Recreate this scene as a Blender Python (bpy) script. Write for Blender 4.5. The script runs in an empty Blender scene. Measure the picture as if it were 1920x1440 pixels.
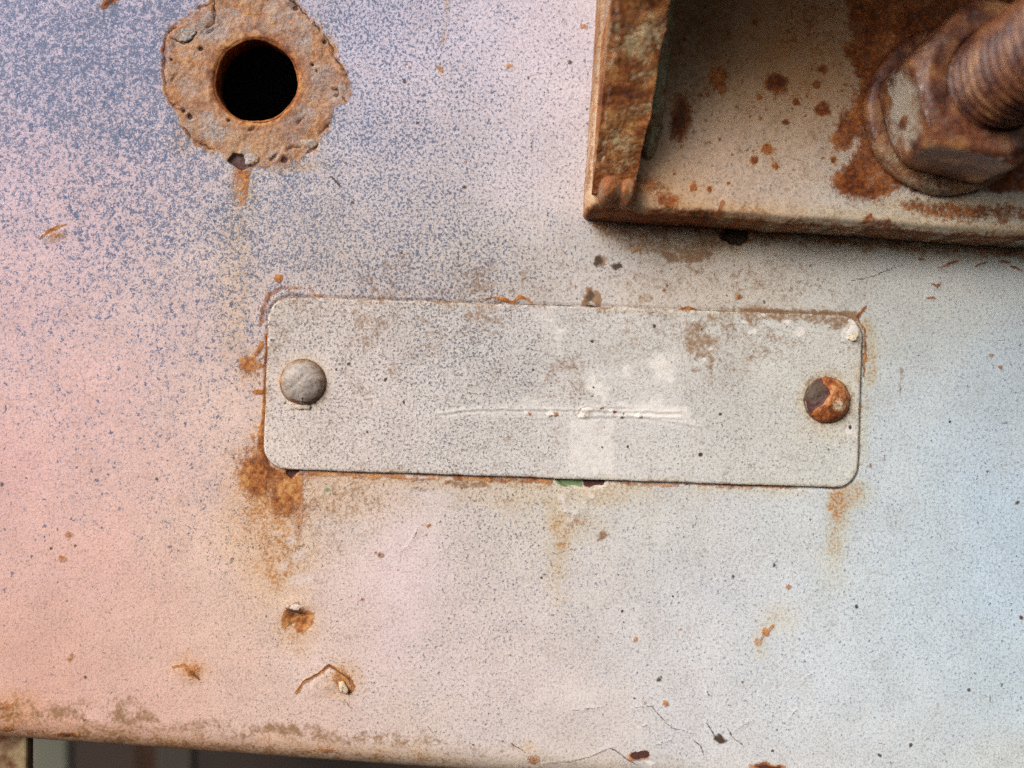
import bpy, math, random
import numpy as np

# ------------------------------------------------------------------ camera, light, exposure
S = 1e-4                      # one unit of the drawing = 0.1 mm
CAM_D = 0.165                 # lens to painted panel, metres
scene = bpy.context.scene
COL = scene.collection

cam_data = bpy.data.cameras.new("camera")
cam = bpy.data.objects.new("camera", cam_data)
COL.objects.link(cam)
cam.location = (0.0, -CAM_D, 0.0)
cam.rotation_euler = (math.radians(90), 0, 0)
cam_data.sensor_width = 36.0
cam_data.lens = 36.0 * CAM_D / (1920 * S)
cam_data.clip_start = 0.005
cam_data.clip_end = 50.0
cam_data.dof.use_dof = True
cam_data.dof.focus_distance = CAM_D - 0.0003
cam_data.dof.aperture_fstop = 9.0
scene.camera = cam

SUN_DIR = np.array([-0.64, -0.66, 0.54]); SUN_DIR /= np.linalg.norm(SUN_DIR)
SUN_EL = math.asin(SUN_DIR[2]); SUN_AZ = math.atan2(SUN_DIR[0], SUN_DIR[1])
world = bpy.data.worlds.new("World"); scene.world = world; world.use_nodes = True
wt = world.node_tree; wt.nodes.clear()
wo = wt.nodes.new("ShaderNodeOutputWorld"); wb = wt.nodes.new("ShaderNodeBackground")
sky = wt.nodes.new("ShaderNodeTexSky"); sky.sky_type = 'NISHITA'; sky.sun_disc = False
sky.sun_elevation = SUN_EL; sky.sun_rotation = SUN_AZ
sky.air_density = 1.0; sky.dust_density = 6.0; sky.ozone_density = 1.0
hs = wt.nodes.new("ShaderNodeHueSaturation"); hs.inputs["Saturation"].default_value = 0.12   # overcast: nearly white sky
wt.links.new(sky.outputs[0], hs.inputs["Color"]); wt.links.new(hs.outputs[0], wb.inputs[0])
wb.inputs[1].default_value = 0.09
wt.links.new(wb.outputs[0], wo.inputs[0])

sun_data = bpy.data.lights.new("sun", 'SUN'); sun_data.energy = 1.5
sun_data.angle = math.radians(38); sun_data.color = (1.0, 0.965, 0.92)
sun = bpy.data.objects.new("sun", sun_data); COL.objects.link(sun)
from mathutils import Vector
sun.rotation_euler = Vector(SUN_DIR).to_track_quat('Z', 'Y').to_euler()
sun.location = Vector(SUN_DIR) * 2

vs = scene.view_settings
vs.view_transform = 'Standard'; vs.look = 'None'; vs.gamma = 1.0; vs.use_curve_mapping = False
vs.exposure = 0.54
scene.render.engine = 'CYCLES'
scene.cycles.max_bounces = 5
scene.cycles.use_denoising = False

# ------------------------------------------------------------------ numpy tools
TAB = {}
def _tab(seed):
    if seed not in TAB:
        TAB[seed] = np.random.default_rng(1000 + seed).random((256, 256)).astype(np.float32)
    return TAB[seed]
def vnoise(x, y, seed=0):
    t = _tab(seed)
    xi = np.floor(x).astype(np.int64); yi = np.floor(y).astype(np.int64)
    fx = (x - xi).astype(np.float32); fy = (y - yi).astype(np.float32)
    fx = fx * fx * (3 - 2 * fx); fy = fy * fy * (3 - 2 * fy)
    x0 = xi & 255; x1 = (xi + 1) & 255; y0 = yi & 255; y1 = (yi + 1) & 255
    return (t[y0, x0] * (1 - fx) + t[y0, x1] * fx) * (1 - fy) + (t[y1, x0] * (1 - fx) + t[y1, x1] * fx) * fy
def fbm(x, y, scale, octv=3, seed=0):
    """roughly 0..1, mean 0.5; scale = size of the largest feature in drawing units"""
    a = 0; w = 1.0; tot = 0; f = 1.0 / scale
    for k in range(octv):
        a = a + w * vnoise(x * f + 17.3 * k, y * f + 9.1 * k, seed + k); tot += w; w *= 0.55; f *= 2.03
    return a / tot
def sstep(a, b, x):
    t = np.clip((x - a) / (b - a), 0, 1); return t * t * (3 - 2 * t)
def lin(c):
    c = np.asarray(c, dtype=np.float64) / 255.0
    return np.where(c <= 0.04045, c / 12.92, ((c + 0.055) / 1.055) ** 2.4)

CH = ['rust', 'stain', 'dirt', 'dark', 'white', 'green', 'maroon', 'blue', 'speck', 'height', 'coarse', 'pale']
class Canvas:
    """wear masks of a painted surface, one value per vertex"""
    def __init__(s, X, Y, seed=0):
        s.X = np.asarray(X, dtype=np.float64); s.Y = np.asarray(Y, dtype=np.float64)
        n = len(s.X); s.f = {c: np.zeros(n) for c in CH}
        s.tint = np.ones((n, 3)) * 0.6
        s.wx = (fbm(s.X, s.Y, 22, 3, seed + 40) - .5) * 2 + (fbm(s.X, s.Y, 7, 2, seed + 44) - .5)
        s.wy = (fbm(s.X, s.Y, 22, 3, seed + 48) - .5) * 2 + (fbm(s.X, s.Y, 7, 2, seed + 52) - .5)
    def _sel(s, x0, x1, y0, y1, m):
        return np.nonzero((s.X > x0 - m) & (s.X < x1 + m) & (s.Y > y0 - m) & (s.Y < y1 + m))[0]
    def _put(s, ch, idx, v, mode):
        a = s.f[ch]
        if mode == 'max': a[idx] = np.maximum(a[idx], v)
        elif mode == 'add': a[idx] += v
        elif mode == 'mul': a[idx] *= (1 - v)
    def blob(s, ch, cx, cy, rx, ry=None, amp=1.0, rot=0, soft=0.5, warp=6, mode='max'):
        ry = ry or rx; m = max(rx, ry) * (1 + soft) + warp * 2
        i = s._sel(cx, cx, cy, cy, m)
        if not len(i): return
        x = s.X[i] + s.wx[i] * warp - cx; y = s.Y[i] + s.wy[i] * warp - cy
        c, sn = math.cos(math.radians(rot)), math.sin(math.radians(rot))
        d = np.hypot((x * c + y * sn) / rx, (-x * sn + y * c) / ry)
        s._put(ch, i, amp * (1 - sstep(1 - soft, 1 + soft, d)), mode)
    def stroke(s, ch, pts, w, amp=1.0, soft=0.5, warp=3, mode='max', gate=0, taper=True):
        p = np.asarray(pts, dtype=np.float64)
        i = s._sel(p[:, 0].min(), p[:, 0].max(), p[:, 1].min(), p[:, 1].max(), w * 2 + warp * 2)
        if not len(i): return
        x = s.X[i] + s.wx[i] * warp; y = s.Y[i] + s.wy[i] * warp
        best = np.full(len(i), 1e9); nseg = len(p) - 1
        for k in range(nseg):
            ax, ay = p[k]; bx, by = p[k + 1]; dx, dy = bx - ax, by - ay
            L = dx * dx + dy * dy + 1e-9
            t = np.clip(((x - ax) * dx + (y - ay) * dy) / L, 0, 1)
            d = np.hypot(x - ax - t * dx, y - ay - t * dy)
            if taper:
                g = (k + t) / nseg; d = d / (0.45 + 0.55 * np.sqrt(np.clip(4 * g * (1 - g), 0, 1)))
            best = np.minimum(best, d)
        v = amp * (1 - sstep(w * (1 - soft), w * (1 + soft), best))
        if gate: v = v * sstep(gate - .1, gate + .1, fbm(s.X[i], s.Y[i], 26, 2, 77))
        s._put(ch, i, v, mode)
    def sd_poly(s, i, pts, warp):
        p = np.asarray(pts, dtype=np.float64)
        x = s.X[i] + s.wx[i] * warp; y = s.Y[i] + s.wy[i] * warp
        best = np.full(len(i), 1e9); ins = np.zeros(len(i), bool)
        for k in range(len(p)):
            ax, ay = p[k]; bx, by = p[(k + 1) % len(p)]; dx, dy = bx - ax, by - ay
            t = np.clip(((x - ax) * dx + (y - ay) * dy) / (dx * dx + dy * dy + 1e-9), 0, 1)
            best = np.minimum(best, np.hypot(x - ax - t * dx, y - ay - t * dy))
            c = ((ay > y) != (by > y)) & (x < (bx - ax) * (y - ay) / ((by - ay) + 1e-12) + ax)
            ins ^= c
        return np.where(ins, -best, best)
    def poly(s, ch, pts, amp=1.0, soft=4, warp=4, mode='max'):
        p = np.asarray(pts, dtype=np.float64)
        i = s._sel(p[:, 0].min(), p[:, 0].max(), p[:, 1].min(), p[:, 1].max(), soft * 2 + warp * 2)
        if not len(i): return
        d = s.sd_poly(i, pts, warp)
        s._put(ch, i, amp * (1 - sstep(-soft, soft, d)), mode)
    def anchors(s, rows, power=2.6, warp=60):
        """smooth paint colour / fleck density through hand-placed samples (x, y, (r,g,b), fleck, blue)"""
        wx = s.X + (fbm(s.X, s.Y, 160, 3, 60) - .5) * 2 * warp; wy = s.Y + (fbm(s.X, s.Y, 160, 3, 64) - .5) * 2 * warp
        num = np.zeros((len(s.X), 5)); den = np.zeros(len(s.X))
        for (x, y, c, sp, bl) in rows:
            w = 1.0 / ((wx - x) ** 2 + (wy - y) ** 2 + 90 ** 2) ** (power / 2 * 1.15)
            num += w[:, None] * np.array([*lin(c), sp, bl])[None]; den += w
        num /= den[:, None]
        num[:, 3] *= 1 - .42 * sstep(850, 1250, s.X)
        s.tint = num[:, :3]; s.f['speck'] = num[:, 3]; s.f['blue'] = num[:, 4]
    def attributes(s):
        f = {k: np.clip(v, 0, 1) if k != 'height' else v for k, v in s.f.items()}
        t = np.column_stack([np.clip(s.tint, 0, .9), f['speck']])
        a = np.column_stack([f['rust'], f['stain'], f['dirt'], f['dark']])
        b = np.column_stack([f['white'], f['green'], f['maroon'], f['blue']])
        c = np.column_stack([f['coarse'], f['pale'], f['coarse'] * 0, f['coarse'] * 0 + 1])
        return {'tint': t, 'wear_a': a, 'wear_b': b, 'wear_c': c}

def make_mesh(name, verts, quads, tris=None, attrs=None, smooth=True):
    me = bpy.data.meshes.new(name)
    verts = np.asarray(verts, dtype=np.float32); nq = len(quads); nt = 0 if tris is None else len(tris)
    me.vertices.add(len(verts)); me.vertices.foreach_set("co", verts.ravel())
    loops = np.concatenate([np.asarray(quads, dtype=np.int32).reshape(-1)] + ([np.asarray(tris, dtype=np.int32).reshape(-1)] if nt else []))
    me.loops.add(len(loops)); me.loops.foreach_set("vertex_index", loops)
    me.polygons.add(nq + nt)
    st = np.concatenate([np.arange(nq) * 4, nq * 4 + np.arange(nt) * 3]).astype(np.int32)
    me.polygons.foreach_set("loop_start", st)
    me.update(calc_edges=True); me.validate()
    me.polygons.foreach_set("use_smooth", np.full(len(me.polygons), smooth))
    if attrs:
        for k, v in attrs.items():
            at = me.attributes.new(k, 'FLOAT_COLOR', 'POINT')
            at.data.foreach_set("color", np.asarray(v, dtype=np.float32).ravel())
    return me

def link(name, me, mat, parent=None, loc=None):
    o = bpy.data.objects.new(name, me); COL.objects.link(o)
    if mat: me.materials.append(mat)
    if parent: o.parent = parent
    if loc is not None: o.location = loc
    return o
def thing(name, label, cat, loc, group=None):
    o = bpy.data.objects.new(name, None); COL.objects.link(o); o.location = loc
    o.empty_display_size = 0.01
    o["label"] = label; o["category"] = cat
    if group: o["group"] = group
    return o
def W(px, py, h=0.0):
    """drawing units -> metres: px to the right, py down, h out of the panel towards the viewer"""
    px, py, h = np.broadcast_arrays(np.asarray(px, float), np.asarray(py, float), np.asarray(h, float))
    return np.stack([(px - 960) * S, -h * S, (720 - py) * S], axis=-1)

def sheet(name, x0, x1, y0, y1, step, sdf, place, skirt, canvas_fn, mat, parent, base, label=None):
    """dense sheet trimmed to sdf<0, rim snapped on to the outline and turned down by `skirt`"""
    nx = int(round((x1 - x0) / step)) + 1; ny = int(round((y1 - y0) / step)) + 1
    gx, gy = np.meshgrid(np.linspace(x0, x1, nx), np.linspace(y0, y1, ny))
    X = gx.ravel(); Y = gy.ravel()
    idx = np.arange(nx * ny).reshape(ny, nx)
    q = np.stack([idx[:-1, :-1], idx[1:, :-1], idx[1:, 1:], idx[:-1, 1:]], -1).reshape(-1, 4)
    d = sdf(X[q].mean(1), Y[q].mean(1))
    q = q[d < 0]
    used = np.unique(q); remap = np.full(nx * ny, -1); remap[used] = np.arange(len(used))
    q = remap[q]; X = X[used]; Y = Y[used]
    e = np.stack([q, np.roll(q, -1, 1)], -1).reshape(-1, 2)
    key = np.sort(e, 1); k = key[:, 0].astype(np.int64) * len(X) + key[:, 1]
    u, inv, cnt = np.unique(k, return_inverse=True, return_counts=True)
    be = e[cnt[inv] == 1]; bv = np.unique(be)
    for _ in range(3):
        ds = sdf(X[bv], Y[bv]); eps = .5
        gxx = (sdf(X[bv] + eps, Y[bv]) - sdf(X[bv] - eps, Y[bv])) / (2 * eps)
        gyy = (sdf(X[bv], Y[bv] + eps) - sdf(X[bv], Y[bv] - eps)) / (2 * eps)
        g2 = np.maximum(gxx ** 2 + gyy ** 2, .3); ok = np.abs(ds) < 4 * step
        X[bv] -= np.where(ok, ds * gxx / g2, 0); Y[bv] -= np.where(ok, ds * gyy / g2, 0)
    cv = canvas_fn(X, Y)
    V = place(X, Y, cv.f['height'])
    at = cv.attributes()
    if skirt:
        m = {int(b): len(X) + i for i, b in enumerate(bv)}
        V2 = place(X[bv], Y[bv], cv.f['height'][bv] - skirt)
        V = np.vstack([V, V2]); at = {kk: np.vstack([v, v[bv]]) for kk, v in at.items()}
        lut = np.full(len(X), -1); lut[bv] = len(X) + np.arange(len(bv))
        sq = np.stack([be[:, 1], be[:, 0], lut[be[:, 0]], lut[be[:, 1]]], -1)
        q = np.vstack([q, sq])
    me = make_mesh(name, V - np.asarray(base), q, None, at)
    o = link(name, me, mat, parent)
    if label: o["label"] = label
    return o

# ------------------------------------------------------------------ materials
def weathered(name, speck_px=8.0, grain=0.16, bump=1.0, rust_cols=None, rust_px=26, rough=0.58, rust_edge=0.16, rough_rust=0.85, fleck=1.0, mottle=.5, spec=.35, tiny=1.0):
    """paint with flecks, grain, grime and rust; which wear sits where comes from the mesh, the break-up from noise"""
    m = bpy.data.materials.new(name); m.use_nodes = True
    nt = m.node_tree; N = nt.nodes; L = nt.links; N.clear()
    out = N.new("ShaderNodeOutputMaterial"); bs = N.new("ShaderNodeBsdfPrincipled"); L.new(bs.outputs[0], out.inputs[0])
    tc = N.new("ShaderNodeTexCoord")
    def noise(px, detail=2, rgh=0.5, dist=0.0, off=0):
        n = N.new("ShaderNodeTexNoise"); n.inputs["Scale"].default_value = 1.0 / (px * S)
        n.inputs["Detail"].default_value = detail; n.inputs["Roughness"].default_value = rgh; n.inputs["Distortion"].default_value = dist
        if off:
            mp = N.new("ShaderNodeMapping"); mp.inputs["Location"].default_value = (off * .013, off * .021, off * .017)
            L.new(tc.outputs["Object"], mp.inputs[0]); L.new(mp.outputs[0], n.inputs["Vector"])
        else: L.new(tc.outputs["Object"], n.inputs["Vector"])
        return n.outputs[0]
    def mth(op, a, b=None, clamp=False, c=None):
        n = N.new("ShaderNodeMath"); n.operation = op; n.use_clamp = clamp
        for i, v in enumerate((a, b, c)):
            if v is None: continue
            if isinstance(v, (int, float)): n.inputs[i].default_value = v
            else: L.new(v, n.inputs[i])
        return n.outputs[0]
    def ss(x, lo, hi):
        n = N.new("ShaderNodeMapRange"); n.interpolation_type = 'SMOOTHSTEP'
        L.new(x, n.inputs[0]); n.inputs[1].default_value = lo; n.inputs[2].default_value = hi
        return n.outputs[0]
    def mix(f, a, b, mode='MIX'):
        n = N.new("ShaderNodeMix"); n.data_type = 'RGBA'; n.blend_type = mode
        for sock, v in ((n.inputs[0], f), (n.inputs[6], a), (n.inputs[7], b)):
            if isinstance(v, (int, float)): sock.default_value = v
            elif isinstance(v, tuple): sock.default_value = (*v, 1)
            else: L.new(v, sock)
        return n.outputs[2]
    def attr(nm):
        n = N.new("ShaderNodeAttribute"); n.attribute_name = nm
        sp = N.new("ShaderNodeSeparateColor"); L.new(n.outputs["Color"], sp.inputs[0])
        return n.outputs["Color"], sp.outputs[0], sp.outputs[1], sp.outputs[2], n.outputs["Alpha"]
    tint, _, _, _, speck = attr('tint')
    _, rust, stain, dirt, dark = attr('wear_a')
    _, white, green, maroon, blue = attr('wear_b')
    _, coarse, pale, _, _ = attr('wear_c')
    n_speck = noise(speck_px, 1.5, .5, 0.2); n_speck2 = noise(speck_px * .5, 1.0, .5, 0, 3); n_blot = noise(speck_px * 1.35, 2.0, .6, .3, 15)
    n_grain = noise(6.0, 2.0, .65, 0, 5); n_fine = noise(9, 3, .65, 0, 7)
    n_patch = noise(rust_px, 5, .62, .4, 9); n_big = noise(120, 4, .55, .3, 11); n_mid = noise(48, 4, .6, .3, 13)
    # paint
    v = mth('ADD', 1 - grain * 1.6, mth('MULTIPLY', n_grain, grain * 2.2))
    v = mth('MULTIPLY', v, mth('ADD', .86, mth('MULTIPLY', n_big, .28)))
    cc = N.new("ShaderNodeCombineColor"); [L.new(v, cc.inputs[i]) for i in range(3)]
    col = mix(1.0, tint, cc.outputs[0], 'MULTIPLY')
    # fine granules of grime lodged in the chalky surface
    gr = mth('MULTIPLY', ss(mth('ADD', n_grain, mth('MULTIPLY', mth('SUBTRACT', n_mid, .5), .5)), .50, .74), .62)
    col = mix(gr, col, mix(1.0, col, (.62, .55, .48), 'MULTIPLY'))
    n_tiny = noise(4.2, 1.0, .5, 0, 17)
    tn = mth('MULTIPLY', ss(mth('ADD', n_tiny, mth('MULTIPLY', mth('SUBTRACT', n_patch, .5), .25)), .52, .68), .55 * tiny)
    col = mix(tn, col, mix(1.0, col, (.58, .55, .52), 'MULTIPLY'))
    # flecks: threshold falls as the density rises
    thr = mth('SUBTRACT', 0.685, mth('MULTIPLY', speck, 0.37))
    thr = mth('ADD', thr, mth('ADD', mth('MULTIPLY', mth('SUBTRACT', n_mid, .5), .15), mth('MULTIPLY', mth('SUBTRACT', n_big, .5), .06)))
    sig0 = mth('ADD', mth('MULTIPLY', n_speck, .58), mth('MULTIPLY', n_speck2, .42))
    sig1 = mth('ADD', mth('MULTIPLY', n_blot, .54), mth('MULTIPLY', n_speck2, .46))
    sig = mth('ADD', mth('MULTIPLY', sig0, mth('SUBTRACT', 1.0, coarse)), mth('MULTIPLY', sig1, coarse))
    dlt = mth('SUBTRACT', sig, thr)
    sf = mth('ADD', mth('MULTIPLY', ss(dlt, -.18, .05), .28 * fleck), mth('MULTIPLY', ss(dlt, -.03, .05), .50 * fleck), True)
    sf = mth('MULTIPLY', sf, mth('LESS_THAN', 0.012, speck))
    fcol = mix(blue, tuple(lin((112, 102, 92))), tuple(lin((94, 108, 138))))
    fcol = mix(ss(dlt, .02, .12), fcol, mix(blue, tuple(lin((74, 68, 64))), tuple(lin((58, 78, 114)))))
    col = mix(sf, col, fcol)
    # separate darker drops where the overspray is thin
    n_dot = noise(12.5, 1.0, .5, 0, 19)
    dt = mth('SUBTRACT', mth('ADD', mth('MULTIPLY', n_dot, .8), mth('MULTIPLY', n_speck2, .2)), mth('SUBTRACT', .69, mth('MULTIPLY', speck, .12)))
    df = mth('MULTIPLY', mth('MULTIPLY', ss(dt, 0, .035), mth('ADD', .12, coarse), True), mth('MULTIPLY', ss(speck, .02, .1), .8))
    col = mix(df, col, mix(blue, tuple(lin((92, 84, 80))), tuple(lin((66, 84, 122)))))
    # translucent rust wash
    st = mth('MULTIPLY', stain, mth('ADD', .35, mth('MULTIPLY', n_patch, 1.3)), True)
    st = mth('MULTIPLY', st, mth('ADD', .62, mth('MULTIPLY', ss(n_grain, .34, .62), .42)), True)
    stc = mix(ss(mth('ADD', st, mth('MULTIPLY', mth('SUBTRACT', n_fine, .5), .25)), .40, 1.20), mix(1.0, col, (.97, .83, .56), 'MULTIPLY'), tuple(lin((170, 108, 42))))
    col = mix(mth('MULTIPLY', st, 1.0, True), col, stc)
    # grime, broken by the grain of the paint
    dn = mth('ADD', mth('MULTIPLY', n_fine, .40), mth('ADD', mth('MULTIPLY', n_grain, .28), mth('MULTIPLY', n_patch, .32)))
    dd = ss(mth('ADD', dirt, mth('MULTIPLY', mth('SUBTRACT', dn, .5), 2.6)), .30, .86)
    dd = mth('MULTIPLY', dd, ss(dirt, 0.0, .12))
    dcol = mix(n_mid, tuple(lin((100, 70, 44))), tuple(lin((160, 118, 78))))
    col = mix(mth('MULTIPLY', dd, .88), col, dcol)
    # scabs of rust
    rc = rust_cols or [(0.0, (58, 28, 16)), (.36, (112, 58, 24)), (.52, (160, 96, 46)), (.66, (186, 132, 78)), (1.0, (206, 168, 122))]
    ramp = N.new("ShaderNodeValToRGB"); cr = ramp.color_ramp
    while len(cr.elements) < len(rc): cr.elements.new(.5)
    for el, (p, c) in zip(cr.elements, rc): el.position = p; el.color = (*lin(c), 1)
    rn = mth('ADD', mth('MULTIPLY', n_fine, mottle), mth('MULTIPLY', n_mid, 1 - mottle))
    rn = mth('ADD', mth('MULTIPLY', mth('SUBTRACT', rn, .5), 1.9), .5)
    L.new(rn, ramp.inputs[0])
    rs = mth('ADD', rust, mth('MULTIPLY', mth('SUBTRACT', dn, .5), 2.2))
    rf = mth('MULTIPLY', ss(rs, .5 - rust_edge, .5 + rust_edge), ss(rust, 0.0, .10))
    rcol = mix(mth('MULTIPLY', pale, .62), ramp.outputs[0], mix(ss(n_fine, .35, .65), tuple(lin((150, 112, 88))), tuple(lin((196, 168, 150)))))
    col = mix(mth('MULTIPLY', rf, mth('SUBTRACT', 1.0, mth('MULTIPLY', pale, .25))), col, rcol)
    # chips, primer, bare steel, cracks
    jit = mth('MULTIPLY', mth('SUBTRACT', n_fine, .5), .7)
    def layer(mask, c, lo=.42, hi=.58):
        return ss(mth('ADD', mask, jit), lo, hi)
    wf = mth('MULTIPLY', layer(white, None, .38, .7), ss(white, 0, .1)); col = mix(wf, col, tuple(lin((224, 214, 206))))
    gf = mth('MULTIPLY', layer(green, None), ss(green, 0, .1)); col = mix(gf, col, mix(n_patch, tuple(lin((100, 126, 80))), tuple(lin((138, 152, 108)))))
    mf = mth('MULTIPLY', layer(maroon, None), ss(maroon, 0, .1)); col = mix(mf, col, mix(n_fine, tuple(lin((50, 28, 24))), tuple(lin((98, 58, 50)))))
    kf = mth('MULTIPLY', ss(mth('ADD', dark, mth('MULTIPLY', jit, .6)), .25, .75), ss(dark, 0, .1)); col = mix(kf, col, mix(n_fine, tuple(lin((46, 34, 28))), tuple(lin((96, 74, 56)))))
    L.new(col, bs.inputs["Base Color"])
    # surface
    r = mth('ADD', rough, mth('MULTIPLY', mth('MAXIMUM', rf, dd), rough_rust - rough))
    r = mth('ADD', r, mth('MULTIPLY', mth('SUBTRACT', n_fine, .5), .25), True)
    L.new(r, bs.inputs["Roughness"])
    bs.inputs["Specular IOR Level"].default_value = spec
    h = mth('ADD', mth('MULTIPLY', n_grain, .30), mth('MULTIPLY', n_speck, .55))
    h = mth('SUBTRACT', h, mth('MULTIPLY', sf, .22))
    h = mth('ADD', h, mth('MULTIPLY', rf, mth('MULTIPLY', n_fine, 2.2)))
    h = mth('SUBTRACT', h, mth('MULTIPLY', kf, .8))
    bp = N.new("ShaderNodeBump"); bp.inputs["Strength"].default_value = 0.40 * bump; bp.inputs["Distance"].default_value = 2.2 * S
    L.new(h, bp.inputs["Height"]); L.new(bp.outputs[0], bs.inputs["Normal"])
    return m

M_PANEL = weathered("weathered_panel_paint", 5.8, rust_edge=.38, fleck=1.12)
M_PLATE = weathered("weathered_plate_paint", 5.0, rust_edge=.34, fleck=1.08)
DEEP = [(0.0, (44, 20, 12)), (.34, (92, 42, 16)), (.52, (136, 72, 28)), (.7, (170, 106, 56)), (1.0, (196, 148, 104))]
M_BRACKET = weathered("weathered_bracket_paint", 6.0, rust_cols=DEEP, rust_px=34, rust_edge=.3)
FAST = [(0.0, (40, 20, 16)), (.36, (90, 48, 33)), (.52, (126, 74, 48)), (.7, (164, 112, 70)), (1.0, (194, 152, 108))]
M_FAST = weathered("rusted_fastener_steel", 6.0, rust_cols=FAST, rust_px=36, rough=.46, rough_rust=.44, bump=.9, rust_edge=.36, mottle=.22, spec=.6)
M_RIVET = weathered("painted_rivet", 6.0, rust_cols=[(0.0, (60, 28, 16)), (.36, (120, 60, 26)), (.52, (160, 92, 46)), (.7, (190, 132, 84)), (1.0, (206, 168, 122))], rust_px=18, rough=.45, rough_rust=.6)

# ------------------------------------------------------------------ the steel panel
HX, HY, HR = 480, 151, 77                                  # bolt hole
PL_C, PL_A, PL_W, PL_H = (1055.5, 735.5), math.radians(1.92), 1112, 323    # data plate
def plate_uv(X, Y):
    dx, dy = X - PL_C[0], Y - PL_C[1]; c, s = math.cos(PL_A), math.sin(PL_A)
    return dx * c + dy * s, -dx * s + dy * c
def plate_xy(u, v):
    c, s = math.cos(PL_A), math.sin(PL_A); return PL_C[0] + u * c - v * s, PL_C[1] + u * s + v * c
def rrect(u, v, hw, hh, r):
    qx = np.abs(u) - hw + r; qy = np.abs(v) - hh + r
    return np.hypot(np.maximum(qx, 0), np.maximum(qy, 0)) + np.minimum(np.maximum(qx, qy), 0) - r
def plate_sdf(X, Y):
    u, v = plate_uv(X, Y)
    wob = (fbm(X, Y, 40, 2, 91) - .5) * 2.0
    return rrect(u, v, PL_W / 2, PL_H / 2, 44) + wob
BR_O, BR_A = (1092, 413), math.radians(3.7)                # bracket: lower left corner and tilt
def br_uv(X, Y):
    dx, dy = X - BR_O[0], Y - BR_O[1]; c, s = math.cos(BR_A), math.sin(BR_A)
    return dx * c + dy * s, dx * s - dy * c
def br_xy(u, v):
    c, s = math.cos(BR_A), math.sin(BR_A); return BR_O[0] + u * c + v * s, BR_O[1] + u * s - v * c
BEND_R = 64
def y_bend(X): return 1396 + 0.072 * X - 58
def place_panel(X, Y, h):
    y0 = y_bend(X); s = Y - y0; th = np.clip(s / BEND_R, 0, math.pi / 2); ex = np.maximum(s - BEND_R * math.pi / 2, 0)
    py = np.where(s > 0, y0 + (BEND_R + h) * np.sin(th), Y)
    hh = np.where(s > 0, -BEND_R + (BEND_R + h) * np.cos(th) - ex, h)
    return W(X, py, hh)
def hole_sdf(X, Y):
    a = np.arctan2(Y - HY, X - HX)
    return (HR + 1.2 * np.sin(3 * a + 1) + 0.9 * np.sin(7 * a)) - np.hypot(X - HX, Y - HY)
def panel_sdf(X, Y):
    u, v = br_uv(X, Y)
    under_br = -np.maximum(np.maximum(40 - u, u - 1100), np.maximum(40 - v, v - 900))
    pu, pv = plate_uv(X, Y)
    under_pl = -rrect(pu, pv, PL_W / 2 - 30, PL_H / 2 - 30, 20)
    return np.maximum(np.maximum(hole_sdf(X, Y), under_br), under_pl)

RING = [(316, 61), (309, 133), (322, 189), (347, 244), (366, 271), (402, 281), (427, 303), (447, 317), (480, 313), (519, 303), (558, 294), (592, 272), (611, 236), (627, 200), (650, 194), (663, 158), (641, 133), (616, 75), (594, 47), (558, 8), (530, -22), (440, -30), (402, -4), (372, 17), (336, 42)]
R1 = lambda pts: [(280 + x / 3.6, y / 3.6) for x, y in pts]

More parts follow.
